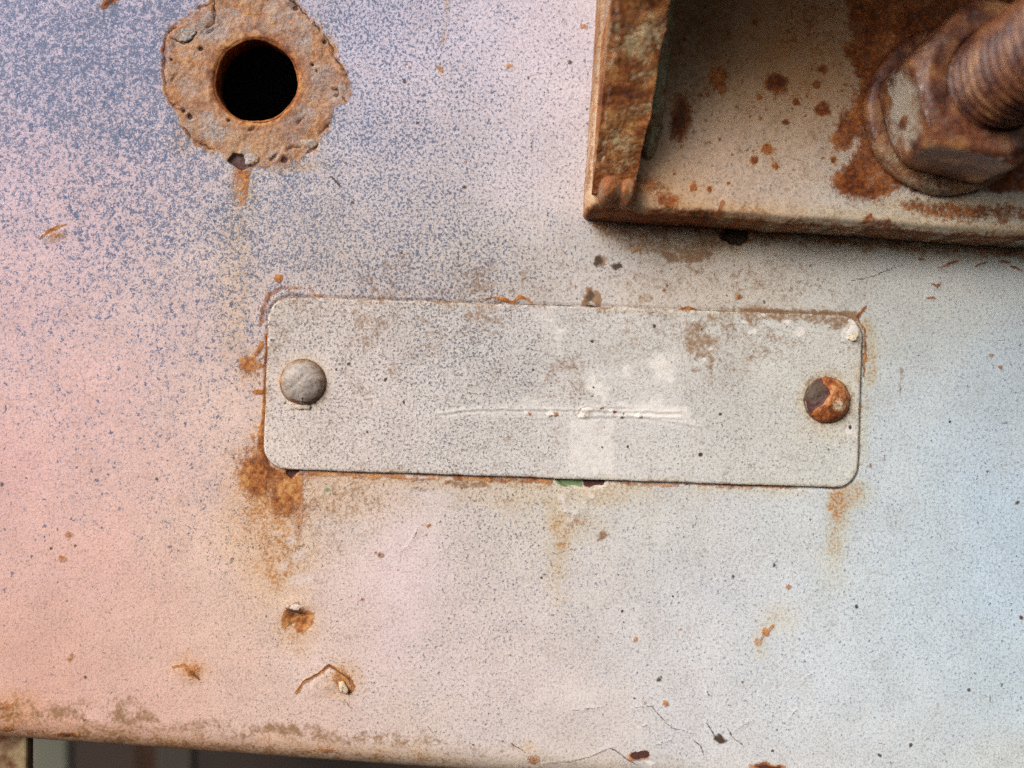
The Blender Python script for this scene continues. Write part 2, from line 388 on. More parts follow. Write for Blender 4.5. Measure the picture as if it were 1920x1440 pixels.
PAINT = [  # x, y, colour of the paint, fleck density, blueness of the flecks
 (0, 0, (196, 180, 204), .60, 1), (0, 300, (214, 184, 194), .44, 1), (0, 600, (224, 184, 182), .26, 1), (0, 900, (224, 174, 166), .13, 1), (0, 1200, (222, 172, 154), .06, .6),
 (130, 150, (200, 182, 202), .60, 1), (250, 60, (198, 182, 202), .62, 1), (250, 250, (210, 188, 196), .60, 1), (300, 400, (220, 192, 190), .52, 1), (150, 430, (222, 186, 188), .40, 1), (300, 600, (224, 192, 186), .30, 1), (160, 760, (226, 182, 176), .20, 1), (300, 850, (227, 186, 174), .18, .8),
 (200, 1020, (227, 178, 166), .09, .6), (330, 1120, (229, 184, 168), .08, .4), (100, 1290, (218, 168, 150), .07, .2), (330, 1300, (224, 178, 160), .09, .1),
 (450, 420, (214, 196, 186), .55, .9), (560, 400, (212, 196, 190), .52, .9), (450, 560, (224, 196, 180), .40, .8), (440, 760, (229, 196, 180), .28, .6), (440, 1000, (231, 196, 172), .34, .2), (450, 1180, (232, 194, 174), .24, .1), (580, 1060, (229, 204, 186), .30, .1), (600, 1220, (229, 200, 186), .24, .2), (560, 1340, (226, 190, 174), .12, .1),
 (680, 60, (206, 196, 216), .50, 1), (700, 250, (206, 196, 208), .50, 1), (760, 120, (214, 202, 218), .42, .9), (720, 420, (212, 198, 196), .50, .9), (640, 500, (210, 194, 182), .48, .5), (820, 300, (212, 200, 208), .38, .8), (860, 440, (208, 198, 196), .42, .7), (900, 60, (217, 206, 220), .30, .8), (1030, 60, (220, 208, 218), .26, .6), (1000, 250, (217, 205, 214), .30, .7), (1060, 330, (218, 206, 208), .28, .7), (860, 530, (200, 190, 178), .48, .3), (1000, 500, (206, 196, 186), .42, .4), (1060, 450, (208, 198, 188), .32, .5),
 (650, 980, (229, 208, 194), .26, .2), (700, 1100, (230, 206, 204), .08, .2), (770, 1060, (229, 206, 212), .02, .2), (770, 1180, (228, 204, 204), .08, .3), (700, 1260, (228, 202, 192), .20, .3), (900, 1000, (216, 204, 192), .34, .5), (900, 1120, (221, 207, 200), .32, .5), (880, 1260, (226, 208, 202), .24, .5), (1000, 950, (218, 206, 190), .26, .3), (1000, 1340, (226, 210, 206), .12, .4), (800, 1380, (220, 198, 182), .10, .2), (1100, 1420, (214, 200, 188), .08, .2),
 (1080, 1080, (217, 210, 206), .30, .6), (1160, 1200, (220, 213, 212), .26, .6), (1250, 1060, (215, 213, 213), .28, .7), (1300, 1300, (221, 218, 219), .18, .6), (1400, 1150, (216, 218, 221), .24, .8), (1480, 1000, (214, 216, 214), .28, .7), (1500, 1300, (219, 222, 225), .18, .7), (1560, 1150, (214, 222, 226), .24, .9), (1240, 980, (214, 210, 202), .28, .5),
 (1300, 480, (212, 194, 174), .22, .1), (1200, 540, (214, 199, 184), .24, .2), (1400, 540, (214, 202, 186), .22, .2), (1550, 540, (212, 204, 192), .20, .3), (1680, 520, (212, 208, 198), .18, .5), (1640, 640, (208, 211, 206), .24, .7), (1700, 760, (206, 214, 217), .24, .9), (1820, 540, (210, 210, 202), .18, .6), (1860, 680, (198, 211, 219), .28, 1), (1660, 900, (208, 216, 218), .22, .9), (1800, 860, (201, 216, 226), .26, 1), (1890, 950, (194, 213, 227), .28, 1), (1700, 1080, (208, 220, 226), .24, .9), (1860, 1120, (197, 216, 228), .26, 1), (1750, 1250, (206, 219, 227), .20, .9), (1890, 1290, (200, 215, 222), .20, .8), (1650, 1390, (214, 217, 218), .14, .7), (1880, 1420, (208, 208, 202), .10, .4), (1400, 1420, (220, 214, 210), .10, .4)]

def paint_panel(X, Y):
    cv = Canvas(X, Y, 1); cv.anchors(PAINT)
    B, K, P = cv.blob, cv.stroke, cv.poly
    f = cv.f; f['height'] += (fbm(X, Y, 110, 3, 5) - .5) * 1.0 + (fbm(X, Y, 13, 2, 8) - .5) * .35
    # --- rust ring left by a washer round the hole
    i = cv._sel(300, 670, -40, 325, 20); d = cv.sd_poly(i, RING, 9)
    ins = 1 - sstep(-7, 6, d + (fbm(X[i], Y[i], 18, 3, 26) - .5) * 16)
    rr = np.hypot(X[i] - HX, Y[i] - HY)
    mott = fbm(X[i], Y[i], 60, 4, 21)
    f['rust'][i] = np.maximum(f['rust'][i], ins * np.clip(.52 + (mott - .5) * .7 + .34 * (1 - sstep(HR, HR + 34, rr)) + .2 * (1 - sstep(3, 18, -d)), 0, 1))
    f['stain'][i] = np.maximum(f['stain'][i], ins * .40 + .6 * (1 - sstep(0, 22, d)) * (fbm(X[i], Y[i], 50, 2, 23) > .5))
    f['rust'][i] = np.maximum(f['rust'][i], .62 * (1 - sstep(0, 9, np.abs(d))) * sstep(.38, .56, fbm(X[i], Y[i], 55, 2, 25)))
    f['pale'][i] = ins * (.36 + .5 * sstep(.4, .6, fbm(X[i], Y[i], 34, 3, 28))) * sstep(HR + 2, HR + 20, rr)
    f['blue'][i] = np.where(ins > .5, .35, f['blue'][i]); f['speck'][i] = np.where(ins > .5, .36, f['speck'][i])
    cv.tint[i] = cv.tint[i] * (1 - ins[:, None] * .75) + lin((176, 162, 154))[None] * ins[:, None] * .75
    f['height'][i] += ins * (.7 + (fbm(X[i], Y[i], 26, 4, 27) - .5) * 5 + (fbm(X[i], Y[i], 8, 2, 29) - .5) * 2)
    f['height'][i] -= 5 * (1 - sstep(HR, HR + 7, rr))
    f['rust'][i] = np.maximum(f['rust'][i], .95 * (1 - sstep(HR + 2, HR + 12, rr)))
    cr = [[(440, -10), (450, 90), (430, 150), (380, 182)], [(150, 258), (190, 266), (235, 292), (270, 270), (305, 225)], [(150, 690), (205, 700)], [(128, 215), (104, 330), (100, 480), (120, 620), (150, 690), (190, 745)],
          [(236, 860), (290, 950), (370, 980), (440, 1005)], [(930, 1020), (970, 995), (1040, 990)], [(1060, 1040), (1110, 1012), (1137, 965)], [(820, 1092), (850, 1062), (862, 1036)], [(950, 5), (1010, 40), (1060, 100), (1110, 150)], [(1110, 150), (1180, 240), (1240, 350), (1300, 450), (1335, 515)],
          [(1150, 900), (1205, 845)], [(1230, 610), (1265, 603), (1277, 632), (1250, 652)], [(128, 215), (190, 180)], [(315, 62), (370, 45), (430, 8)], [(380, 230), (438, 190)], [(1000, 830), (1050, 785)], [(150, 545), (190, 505)], [(670, 885), (715, 860)], [(1305, 655), (1340, 690)]]
    for c in cr:
        c = R1(c); K('dark', c, 1.7, .85, .6, 4, gate=.36); K('height', c, 3, -3, .7, 3, 'add'); K('rust', c, 7, .6, .6, 5)
    for (x, y, r) in [(345, 330, 15), (275, 790, 17), (228, 750, 13), (985, 55, 19), (910, 1078, 19), (1180, 285, 13), (535, 812, 10), (1130, 480, 6), (150, 405, 9), (1100, 440, 10)]:
        x, y = 280 + x / 3.6, y / 3.6; B('maroon', x, y, r / 3.6 * 1.1, amp=1, soft=.3, warp=2); B('height', x, y, r / 3, amp=-4, soft=.3, warp=2, mode='add')
    mp = R1([(528, 1095), (575, 1040), (640, 1055), (690, 1120), (620, 1152)])
    P('maroon', mp, 1, 2, 1.5); P('rust', mp, -1, 3, 1, 'add'); P('height', mp, -6, 2, 1.5, 'add'); P('dark', mp, 0, 2, 1)
    K('dark', R1([(526, 1095), (575, 1040), (610, 1050), (640, 1055)]), 2, 1, .5, 1.5); K('dark', R1([(640, 1062), (670, 1120), (700, 1122), (742, 1095), (745, 1060)]), 2.2, 1, .5, 2)
    # runs below the ring
    B('rust', 456, 330, 13, 18, .85, soft=.7, warp=8); B('rust', 462, 352, 8, 26, .6, soft=.8, warp=6); B('stain', 456, 350, 24, 44, 1, soft=.7, warp=10); B('stain', 452, 420, 20, 80, .55, soft=.8, warp=12); B('stain', 440, 540, 30, 140, .42, soft=.8, warp=14)
    B('stain', 540, 310, 60, 14, .8, soft=.7, warp=10); B('stain', 350, 265, 30, 30, .6, soft=.7)
    K('dark', [(618, 330), (628, 338), (637, 350)], 2, .8); K('dark', [(640, 300), (652, 312)], 1.5, .5)
    # top edge chip, flake on the left
    K('rust', [(193, 12), (210, 0), (226, -8)], 9, .9, .5, 4); K('maroon', [(196, 10), (214, -2)], 4, .9); B('stain', 196, 14, 14, 8, .6)
    K('rust', [(74, 449), (92, 432), (110, 425), (124, 420)], 3.4, .9, .5, 2); B('stain', 103, 440, 20, 11, .9, soft=.7); K('height', [(80, 452), (100, 442), (120, 432)], 8, 1.6, .6, 3, 'add'); B('rust', 101, 438, 10, 5, .45)
    # tan drip
    K('stain', [(838, -10), (833, 70), (829, 105)], 5, .75, .6, 3, gate=.45); B('stain', 824, 130, 5, 12, .9); B('rust', 824, 131, 3.5, 7, .5)
    # --- small specks of mud and rust
    for (x, y, r) in [(759, 152, 6), (1069, 116, 7), (992, 146, 4), (999, 268, 3.5), (998, 276, 3), (1050, 168, 3.5), (869, 352, 5), (845, 363, 4), (783, 231, 4), (662, 380, 4), (733, 434, 3), (751, 475, 4), (764, 500, 4), (1100, 205, 3), (97, 1028, 4.2), (142, 1025, 3.4), (5, 909, 5), (294, 898, 5), (438, 861, 4), (159, 1270, 4.5), (944, 1391, 4), (1235, 1273, 5.5), (1240, 1269, 3), (1171, 1169, 3), (1190, 1310, 3.5), (1818, 1294, 5.5), (1878, 1286, 4), (1915, 1158, 5), (1850, 882, 4), (1607, 1138, 4), (1530, 1110, 3), (1452, 1061, 4), (1391, 1279, 3), (1449, 1411, 4), (1457, 1370, 3.4), (1650, 1417, 4.5), (1708, 1397, 5), (1374, 1081, 5), (1909, 941, 5), (1577, 1206, 3), (1908, 1331, 4), (1519, 498, 3), (1432, 568, 4.5), (1364, 554, 3)]:
        B('dark', x, y, r * .9, amp=.7, soft=.6, warp=4)
    for (x, y, r) in [(955, 123, 6), (1094, 49, 7), (1386, 556, 7), (1246, 543, 5), (1251, 534, 3.4), (115, 1049, 9), (129, 1002, 8), (133, 1228, 6), (128, 1235, 5), (1190, 1200, 5), (713, 1040, 6), (704, 1036, 4), (1248, 1321, 7), (1479, 1102, 6), (680, 1125, 4), (1630, 874, 4), (1860, 668, 5), (1875, 688, 3.5), (803, 987, 4), (1276, 1180, 3), (717, 1041, 4)]:
        B('rust', x, y, r, r * .9, .7, soft=.6, warp=4)
    rng = random.Random(4)
    for k in range(50):
        x, y = rng.uniform(0, 1920), rng.uniform(0, 1400); B('dark', x, y, rng.choice([1.6, 1.8, 2.2, 2.8]), amp=rng.uniform(.5, .9), soft=.5, warp=2)
    for k in range(8):
        x, y = rng.uniform(0, 1920), rng.uniform(20, 1400); B('rust', x, y, rng.uniform(2, 4), amp=.6, soft=.6, warp=3)
    for k in range(26):
        x, y = rng.uniform(1150, 1900), rng.uniform(480, 1400); a = rng.uniform(0, 6.28); l = rng.uniform(6, 20)
        K('dark', [(x, y), (x + l * math.cos(a), y + l * .5 * math.sin(a))], 1.2, .55, .6, 3)
    # --- around the data plate
    u, v = plate_uv(X, Y); pd = rrect(u, v, PL_W / 2, PL_H / 2, 44); near = (pd > -40) & (pd < 90)
    n1 = fbm(X, Y, 90, 3, 31)
    f['height'] -= 3.0 * (1 - sstep(0, 7, np.abs(pd)))                       # paint sinks into the joint
    f['dirt'] = np.maximum(f['dirt'], near * (v < 0) * (1 - sstep(4, 46, pd)) * .42 * sstep(.3, .6, n1))
    f['dirt'] = np.maximum(f['dirt'], near * (v > 0) * (1 - sstep(2, 26, pd)) * .40 * sstep(.3, .6, n1))
    f['dark'] = np.maximum(f['dark'], near * (1 - sstep(0, 3.0, np.abs(pd))) * (.35 + .5 * sstep(.4, .6, fbm(X, Y, 70, 2, 59))))
    f['rust'] = np.maximum(f['rust'], near * (v > 120) * (1 - sstep(2, 9, pd)) * .62 * sstep(.36, .6, n1))
    f['stain'] = np.maximum(f['stain'], near * (v > 0) * (1 - sstep(0, 34, pd)) * .6 * sstep(.3, .62, n1))
    f['dirt'] = np.maximum(f['dirt'], .40 * (1 - sstep(20, 150, np.hypot((X - 860) / 3.2, Y - 530))) * (.6 + .8 * n1))
    f['dirt'] = np.maximum(f['dirt'], .10 + .14 * (n1 - .5))
    K('rust', [(490, 612), (494, 577), (507, 552), (535, 539), (572, 540), (604, 553)], 5.5, .62, .8, 6, gate=.40); K('dark', [(490, 612), (494, 577), (508, 551), (534, 538), (570, 539)], 1.4, .5, .6, 4); K('height', [(500, 612), (504, 580), (515, 560), (540, 548), (600, 556)], 6, 1.2, .5, 2, 'add')
    B('rust', 521, 521, 7, 10, .8); B('rust', 466, 683, 22, 18, .85, soft=.7, warp=9); K('rust', [(470, 680), (486, 655), (492, 640)], 6, .8); K('rust', [(474, 734), (500, 735)], 5, .95, .4, 2); K('rust', [(476, 690), (500, 685)], 4, .8); K('rust', [(474, 798), (498, 802)], 4, .7); B('rust', 474, 823, 5, 9, .7)
    K('rust', [(503, 630), (499, 720), (495, 800), (493, 850), (505, 880)], 6, .95, .6, 3, taper=False); K('rust', [(493, 790), (490, 850), (497, 878), (530, 889)], 11, .9, .6, 5); B('stain', 470, 690, 30, 32, .7, soft=.7)
    B('rust', 477, 888, 36, 46, 1.0, soft=.75, warp=12); B('rust', 538, 922, 36, 44, 1.0, soft=.75, warp=12); B('rust', 500, 900, 40, 26, .7, soft=.8, warp=10)
    B('stain', 505, 930, 76, 96, 1, soft=.7, warp=16); B('stain', 520, 1030, 62, 110, .85, soft=.8, warp=16); B('rust', 560, 975, 14, 50, .55, soft=.8, warp=10); B('stain', 470, 1000, 50, 60, .6, soft=.8, warp=16); B('rust', 505, 975, 46, 60, .34, soft=.8, warp=14)
    B('stain', 640, 930, 110, 40, .55, soft=.7, warp=14); B('dirt', 640, 935, 130, 46, .45, soft=.7, warp=14); B('dirt', 600, 1010, 120, 80, .34, soft=.8, warp=20)
    for (x, y, r) in [(560, 1040, 12), (580, 1085, 16), (545, 1015, 9), (530, 1060, 10), (555, 1090, 14), (520, 1000, 7)]: B('white', x, y, r, r * .8, .42, soft=.5, warp=7); B('rust', x, y, r, r * .8, -.6, soft=.5, warp=7, mode='add'); B('stain', x, y, r, r * .8, -.6, soft=.5, warp=7, mode='add')
    P('maroon', [(534, 887), (538, 880), (562, 880), (553, 892), (545, 899)], 1, 1.5, 1); P('height', [(534, 887), (538, 880), (562, 880), (553, 892), (545, 899)], -5, 1.5, 1, 'add')
    B('green', 614, 918, 4.2, 4.5, 1, soft=.3, warp=1.5); B('green', 824, 978, 3, 3, .9, soft=.4); B('green', 606, 930, 2, 2.5, .9, soft=.4)
    K('rust', [(505, 884), (620, 888), (760, 893), (900, 897), (1035, 902)], 5.5, .74, .8, 4, gate=.34, taper=False); K('rust', [(1140, 905), (1220, 908), (1300, 910), (1420, 913)], 4.5, .62, .8, 4, gate=.42, taper=False); K('stain', [(520, 892), (700, 898), (900, 904), (1180, 914)], 14, .7, .8, 6, taper=False)
    K('dirt', [(834, 904), (870, 908), (915, 911)], 7, .75, .6, 4); K('dirt', [(772, 915), (815, 919)], 5, .6); K('rust', [(834, 903), (842, 904)], 4, .6); K('stain', [(860, 925), (960, 935), (1030, 930)], 20, .45, .6, 8); K('dirt', [(880, 938), (960, 940), (1060, 944)], 6, .4, .6, 4)
    # missing paint: primer and bare steel under the plate's lower edge, chalk and rust below
    P('green', [(1037, 895), (1093, 897), (1093, 914), (1076, 911), (1060, 913), (1046, 908)], 1, 1.5, 1.5); P('maroon', [(1094, 896), (1138, 899), (1132, 910), (1118, 909), (1106, 915), (1094, 911)], 1, 1.5, 1.5)
    P('height', [(1037, 893), (1138, 897), (1132, 910), (1106, 915), (1060, 913)], -6, 1.5, 1.5, 'add'); P('dark', [(1030, 890), (1145, 890), (1138, 912), (1037, 914)], -1, 2, 1, 'add'); P('rust', [(1037, 893), (1138, 897), (1138, 912), (1037, 912)], -1, 2, 1, 'add'); P('stain', [(1037, 893), (1138, 897), (1138, 912), (1037, 912)], -1, 2, 1, 'add')
    B('stain', 1120, 926, 84, 24, .7, soft=.7, warp=10); B('stain', 1180, 915, 50, 12, .7, soft=.6, warp=6); B('rust', 1180, 907, 24, 4, .7, soft=.6, warp=4)
    for (x, y, rx, ry) in [(1050, 930, 10, 14), (1066, 924, 9, 8), (1062, 955, 14, 8), (1092, 946, 12, 16), (1084, 962, 10, 6), (1106, 930, 14, 10), (1060, 940, 8, 8)]: B('white', x, y, rx, ry, .5, soft=.8, warp=8); B('height', x, y, rx, ry, .8, soft=.6, warp=6, mode='add')
    K('dirt', [(1052, 1014), (1060, 994), (1080, 978), (1108, 982)], 11, .52, .9, 3); K('rust', [(1056, 1000), (1080, 980), (1100, 980)], 6, .4, .7, 6); B('dirt', 1126, 1004, 14, 9, .75, rot=-30, soft=.5); B('stain', 1052, 1000, 24, 50, .9, soft=.7, warp=12); B('stain', 1042, 1050, 18, 80, .55, soft=.8, warp=10); B('stain', 1090, 985, 50, 30, .5, soft=.7, warp=10); B('stain', 1040, 960, 16, 40, .7, soft=.7)
    # top edge of the plate
    K('rust', [(908, 562), (927, 556), (944, 561), (961, 568), (972, 557), (985, 560), (997, 566)], 3.6, .95, .5, 3); K('dirt', [(1098, 572), (1106, 550), (1118, 560), (1124, 572)], 12, 1, .5, 5); B('dark', 1106, 556, 11, 14, .62, soft=.5, warp=6); K('dark', [(1100, 574), (1130, 580), (1168, 583)], 3.2, .9, .5, 3); K('rust', [(1270, 582), (1290, 577), (1320, 584)], 3.4, .85); B('dirt', 1208, 562, 22, 16, .55, soft=.6, warp=8); B('rust', 710, 556, 4, 5, .7)
    K('dirt', [(1395, 584), (1480, 590), (1560, 592), (1600, 594)], 12, .85, .6, 5, taper=False); B('dirt', 1580, 560, 60, 22, .36, soft=.7)
    K('rust', [(1604, 594), (1614, 584), (1625, 574)], 3.2, .85); K('rust', [(1608, 596), (1622, 622), (1623, 645), (1620, 680), (1618, 706)], 3.0, .8, .6, 3); K('stain', [(1622, 600), (1632, 650), (1630, 720)], 16, .75, .6, 5); K('stain', [(1622, 720), (1622, 860)], 9, .35, .6, 4)
    # bottom right run
    B('stain', 1572, 945, 24, 50, 1, soft=.6, warp=8); B('stain', 1596, 925, 34, 26, .9, soft=.7, warp=8); B('stain', 1566, 1010, 20, 60, .75, soft=.8, warp=8); B('stain', 1560, 1070, 30, 50, .35, soft=.8, warp=10)
    # --- below the bracket
    P('dirt', [(1095, 405), (1118, 446), (1182, 474), (1255, 492), (1301, 494), (1342, 478), (1395, 464), (1488, 462), (1640, 474), (1940, 492), (1940, 440)], .62, 12, 8); P('dirt', [(1230, 470), (1255, 495), (1301, 496), (1345, 478), (1330, 466)], .8, 6, 5)
    P('stain', [(1095, 420), (1130, 470), (1300, 480), (1640, 480), (1940, 500), (1940, 450)], .42, 16, 10); K('rust', [(1118, 424), (1354, 432), (1488, 446), (1640, 458), (1940, 476)], 7, .5, .7, 4, gate=.42, taper=False)
    B('dark', 1379, 442, 29, 16, 1, soft=.3, warp=5); B('height', 1379, 442, 28, 15, -10, soft=.3, warp=5, mode='add'); B('rust', 1400, 452, 12, 6, .7)
    B('dark', 1122, 492, 11, 11, .75, soft=.5, warp=6); B('dark', 1157, 500, 10, 7, .75, soft=.4, warp=5); B('dirt', 1124, 492, 16, 14, .8, soft=.5, warp=6); B('dirt', 1340, 525, 300, 70, .44, soft=.8, warp=20); B('dirt', 1040, 520, 120, 60, .36, soft=.8, warp=20)
    K('rust', [(1182, 476), (1192, 468), (1202, 462)], 3, .7); K('dark', [(1593, 527), (1620, 523), (1640, 517), (1660, 508), (1697, 495)], 1.4, .7, .5, 1.5); K('dark', [(1558, 537), (1555, 518), (1570, 500), (1575, 486)], 1.2, .4, .5, 1.5); K('dark', [(1468, 530), (1470, 508)], 1.1, .4)
    for c in [[(1757, 502), (1785, 492), (1802, 486)], [(1826, 498), (1850, 492)], [(1720, 487), (1735, 486)], [(1870, 491), (1892, 493)], [(1894, 498), (1918, 506)], [(1747, 531), (1757, 537), (1767, 532)], [(1736, 557), (1754, 558)]]: K('rust', c, 2.6, .8, .5, 3); K('height', c, 5, .8, .5, 3, 'add')
    K('dark', [(1688, 720), (1692, 752)], 1.6, .4); K('dirt', [(1688, 690), (1690, 740)], 5, .5)
    # --- lower half: blisters and chips
    P('rust', [(525, 1177), (529, 1144), (543, 1133), (561, 1127), (572, 1147), (592, 1151), (589, 1166), (572, 1186), (558, 1190), (547, 1166), (536, 1177)], .95, 6, 5); B('stain', 556, 1168, 40, 44, .85, soft=.7, warp=8); B('stain', 562, 1205, 18, 30, .5, soft=.7); B('white', 555, 1138, 11, 6, 1, soft=.4, warp=3); B('rust', 555, 1138, 10, 5, -1, mode='add', soft=.4, warp=3); K('dark', [(534, 1139), (546, 1146), (558, 1149), (574, 1156)], 2.4, .8); B('height', 557, 1134, 26, 14, 2, soft=.6, warp=3, mode='add'); B('height', 560, 1164, 24, 16, -4, soft=.6, warp=3, mode='add')
    K('rust', [(324, 1251), (344, 1248), (359, 1260), (374, 1273)], 3.2, .95, .5, 2.5); B('stain', 358, 1254, 30, 22, .9, soft=.8, warp=8); B('rust', 362, 1256, 14, 11, .5, soft=.7); B('stain', 350, 1225, 8, 14, .5); B('height', 350, 1264, 22, 12, 1.6, soft=.6, mode='add')
    K('rust', [(556, 1297), (569, 1279), (591, 1266), (616, 1248), (634, 1257), (653, 1270), (662, 1286), (656, 1300)], 3.6, .9, .5, 2.5, taper=False); K('dark', [(556, 1297), (569, 1279), (591, 1266), (616, 1249)], 1.6, .8, .5, 2); K('dark', [(620, 1250), (640, 1262), (655, 1274), (660, 1290)], 1.6, .7, .5, 2); B('rust', 640, 1276, 15, 24, .8, rot=-20, soft=.6, warp=5); B('white', 644, 1286, 6, 11, .55, rot=-15, soft=.5, warp=3); B('stain', 640, 1276, 36, 38, .75, soft=.7, warp=8); B('height', 605, 1282, 34, 18, 1.6, rot=-30, soft=.5, mode='add'); K('dark', [(645, 1311), (655, 1322), (664, 1330)], 1.3, .6); K('dark', [(618, 1238), (640, 1243), (655, 1246)], 2, .5, .6, 5)
    B('rust', 1435, 1186, 9, 9, .95, soft=.5, warp=4); K('rust', [(1440, 1182), (1452, 1172)], 4, .75); B('rust', 1423, 1204, 7, 7, .6, soft=.6); K('rust', [(1424, 1202), (1434, 1190)], 3, .7); B('stain', 1462, 1160, 34, 28, .5, soft=.8, warp=10); B('stain', 1425, 1210, 12, 26, .55, soft=.8)
    for c, w in [([(954, 1390), (970, 1401), (988, 1413)], 1.8), ([(1017, 1434), (1062, 1431), (1100, 1421), (1125, 1410), (1146, 1402), (1171, 1419), (1196, 1437)], 2.2), ([(1183, 1329), (1221, 1325), (1237, 1342), (1262, 1365), (1300, 1377)], 1.7), ([(1324, 1294), (1331, 1305)], 2), ([(1323, 1355), (1339, 1378), (1365, 1388)], 3), ([(1361, 1365), (1377, 1384), (1394, 1397)], 1.6), ([(1381, 1366), (1413, 1350)], 1.8), ([(1300, 1389), (1313, 1399), (1321, 1423)], 2), ([(1478, 1347), (1495, 1331)], 1.8), ([(1200, 1364), (1218, 1358)], 1.8), ([(1225, 1398), (1245, 1396), (1262, 1385)], 1.3), ([(1075, 1332), (1130, 1328)], 1.2), ([(800, 1360), (814, 1378)], 1.2), ([(787, 988), (773, 1013), (763, 1027), (747, 1038)], 1.6), ([(1857, 1300), (1858, 1316)], 1.8), ([(828, 1100), (834, 1112)], 1.6), ([(690, 1362), (700, 1375)], 1.4), ([(1504, 1275), (1530, 1262)], 1.2)]:
        K('dark', c, w * .8, .62, .6, 3); K('height', c, w * 3, .5, .6, 3, 'add')
    B('dark', 1352, 1384, 16, 9, .75, rot=25, soft=.7, warp=10); B('rust', 1000, 1422, 12, 11, .7, soft=.6); B('stain', 990, 1405, 16, 18, .6); B('maroon', 1200, 1416, 20, 8, .9, soft=.4, warp=4); B('rust', 1196, 1418, 24, 11, .8, soft=.5); B('white', 1221, 1431, 10, 5, .9, soft=.4); B('rust', 1442, 1438, 34, 9, .95, soft=.5); B('maroon', 1442, 1440, 26, 5, .8)
    # --- clean scoured patch with a hard right border
    P('speck', [(735, 985), (815, 950), (820, 1100), (812, 1190), (760, 1200), (690, 1140), (670, 1090)], .7, 20, 14, 'mul')
    for (x, y, rx, ry) in [(820, 940, 40, 22), (1120, 1120, 20, 14), (1090, 1115, 16, 10), (1100, 1300, 40, 26), (560, 1100, 20, 16), (1330, 1000, 22, 18), (1060, 1300, 60, 30)]: B('speck', x, y, rx, ry, .85, soft=.7, warp=10, mode='mul')
    # --- dirt along the folded lower edge, plus the fold's shade painted in brown
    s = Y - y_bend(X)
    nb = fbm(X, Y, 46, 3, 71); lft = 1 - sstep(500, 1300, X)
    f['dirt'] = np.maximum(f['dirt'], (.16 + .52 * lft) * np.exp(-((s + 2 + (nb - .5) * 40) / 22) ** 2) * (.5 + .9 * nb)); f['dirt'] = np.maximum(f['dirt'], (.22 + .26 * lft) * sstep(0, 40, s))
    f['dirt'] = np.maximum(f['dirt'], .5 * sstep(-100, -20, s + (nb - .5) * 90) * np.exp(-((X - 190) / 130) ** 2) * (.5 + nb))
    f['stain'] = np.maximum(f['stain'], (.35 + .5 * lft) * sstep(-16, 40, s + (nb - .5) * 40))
    B('stain', 20, 1340, 60, 40, .9, soft=.8, warp=10); B('rust', 5, 1325, 22, 10, .5, soft=.7); B('rust', 118, 1384, 26, 7, .9, soft=.6, warp=4); B('dark', 122, 1388, 9, 4, .7); B('rust', 60, 1380, 40, 8, .4, soft=.7); B('rust', 610, 1412, 28, 8, .6, soft=.7); B('rust', 8, 1372, 12, 10, .7)
    f['speck'] *= 1 - .5 * sstep(-20, 20, s)
    f['coarse'] = (1 - sstep(250, 800, X + (fbm(X, Y, 200, 2, 90) - .5) * 200)) * (1 - .4 * sstep(900, 1200, Y))
    cv.tint *= 0.97
    return cv

panel = thing("steel_panel", "faded pink to pale blue painted steel panel with rust stains and folded lower edge", "panel", tuple(W(960, 1440, 0)))
PB = tuple(W(960, 1440, 0))
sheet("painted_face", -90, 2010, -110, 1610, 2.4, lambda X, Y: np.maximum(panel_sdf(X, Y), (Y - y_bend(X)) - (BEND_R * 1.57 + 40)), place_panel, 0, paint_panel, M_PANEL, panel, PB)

def lathe(profile, nseg, cx, cy, name, mat, parent, base, canvas_fn=None, rfun=None, label=None, close=False):
    """profile of (radius, height) turned about the axis through (cx, cy), towards the viewer"""
    pr = np.asarray(profile, float); n = len(pr); a = np.linspace(0, 2 * math.pi, nseg, endpoint=False)
    r = pr[:, 0][:, None] * np.ones(nseg)[None]; h = pr[:, 1][:, None] * np.ones(nseg)[None]
    A = np.ones(n)[:, None] * a[None]
    if rfun: r, h = rfun(r, h, A)
    X = (cx + r * np.cos(A)).ravel(); Y = (cy + r * np.sin(A)).ravel(); H = h.ravel()
    idx = np.arange(n * nseg).reshape(n, nseg); nxt = np.roll(idx, -1, 1)
    q = np.stack([idx[:-1], idx[1:], nxt[1:], nxt[:-1]], -1).reshape(-1, 4)
    if canvas_fn:
        cv = canvas_fn(X, Y, H, A.ravel()); hh = H + cv.f['height']; at = cv.attributes()
    V = W(X, Y, hh)
    tris = None
    if close:
        c = W(cx, cy, hh.reshape(n, nseg)[-1].mean()); V = np.vstack([V, c[None]])
        at = {k: np.vstack([v, v[-nseg:].mean(0)[None]]) for k, v in at.items()}
        tris = np.stack([idx[-1], np.full(nseg, n * nseg), nxt[-1]], -1)
    me = make_mesh(name, V - np.asarray(base), q, tris, at)
    o = link(name, me, mat, parent)
    if label: o["label"] = label
    return o

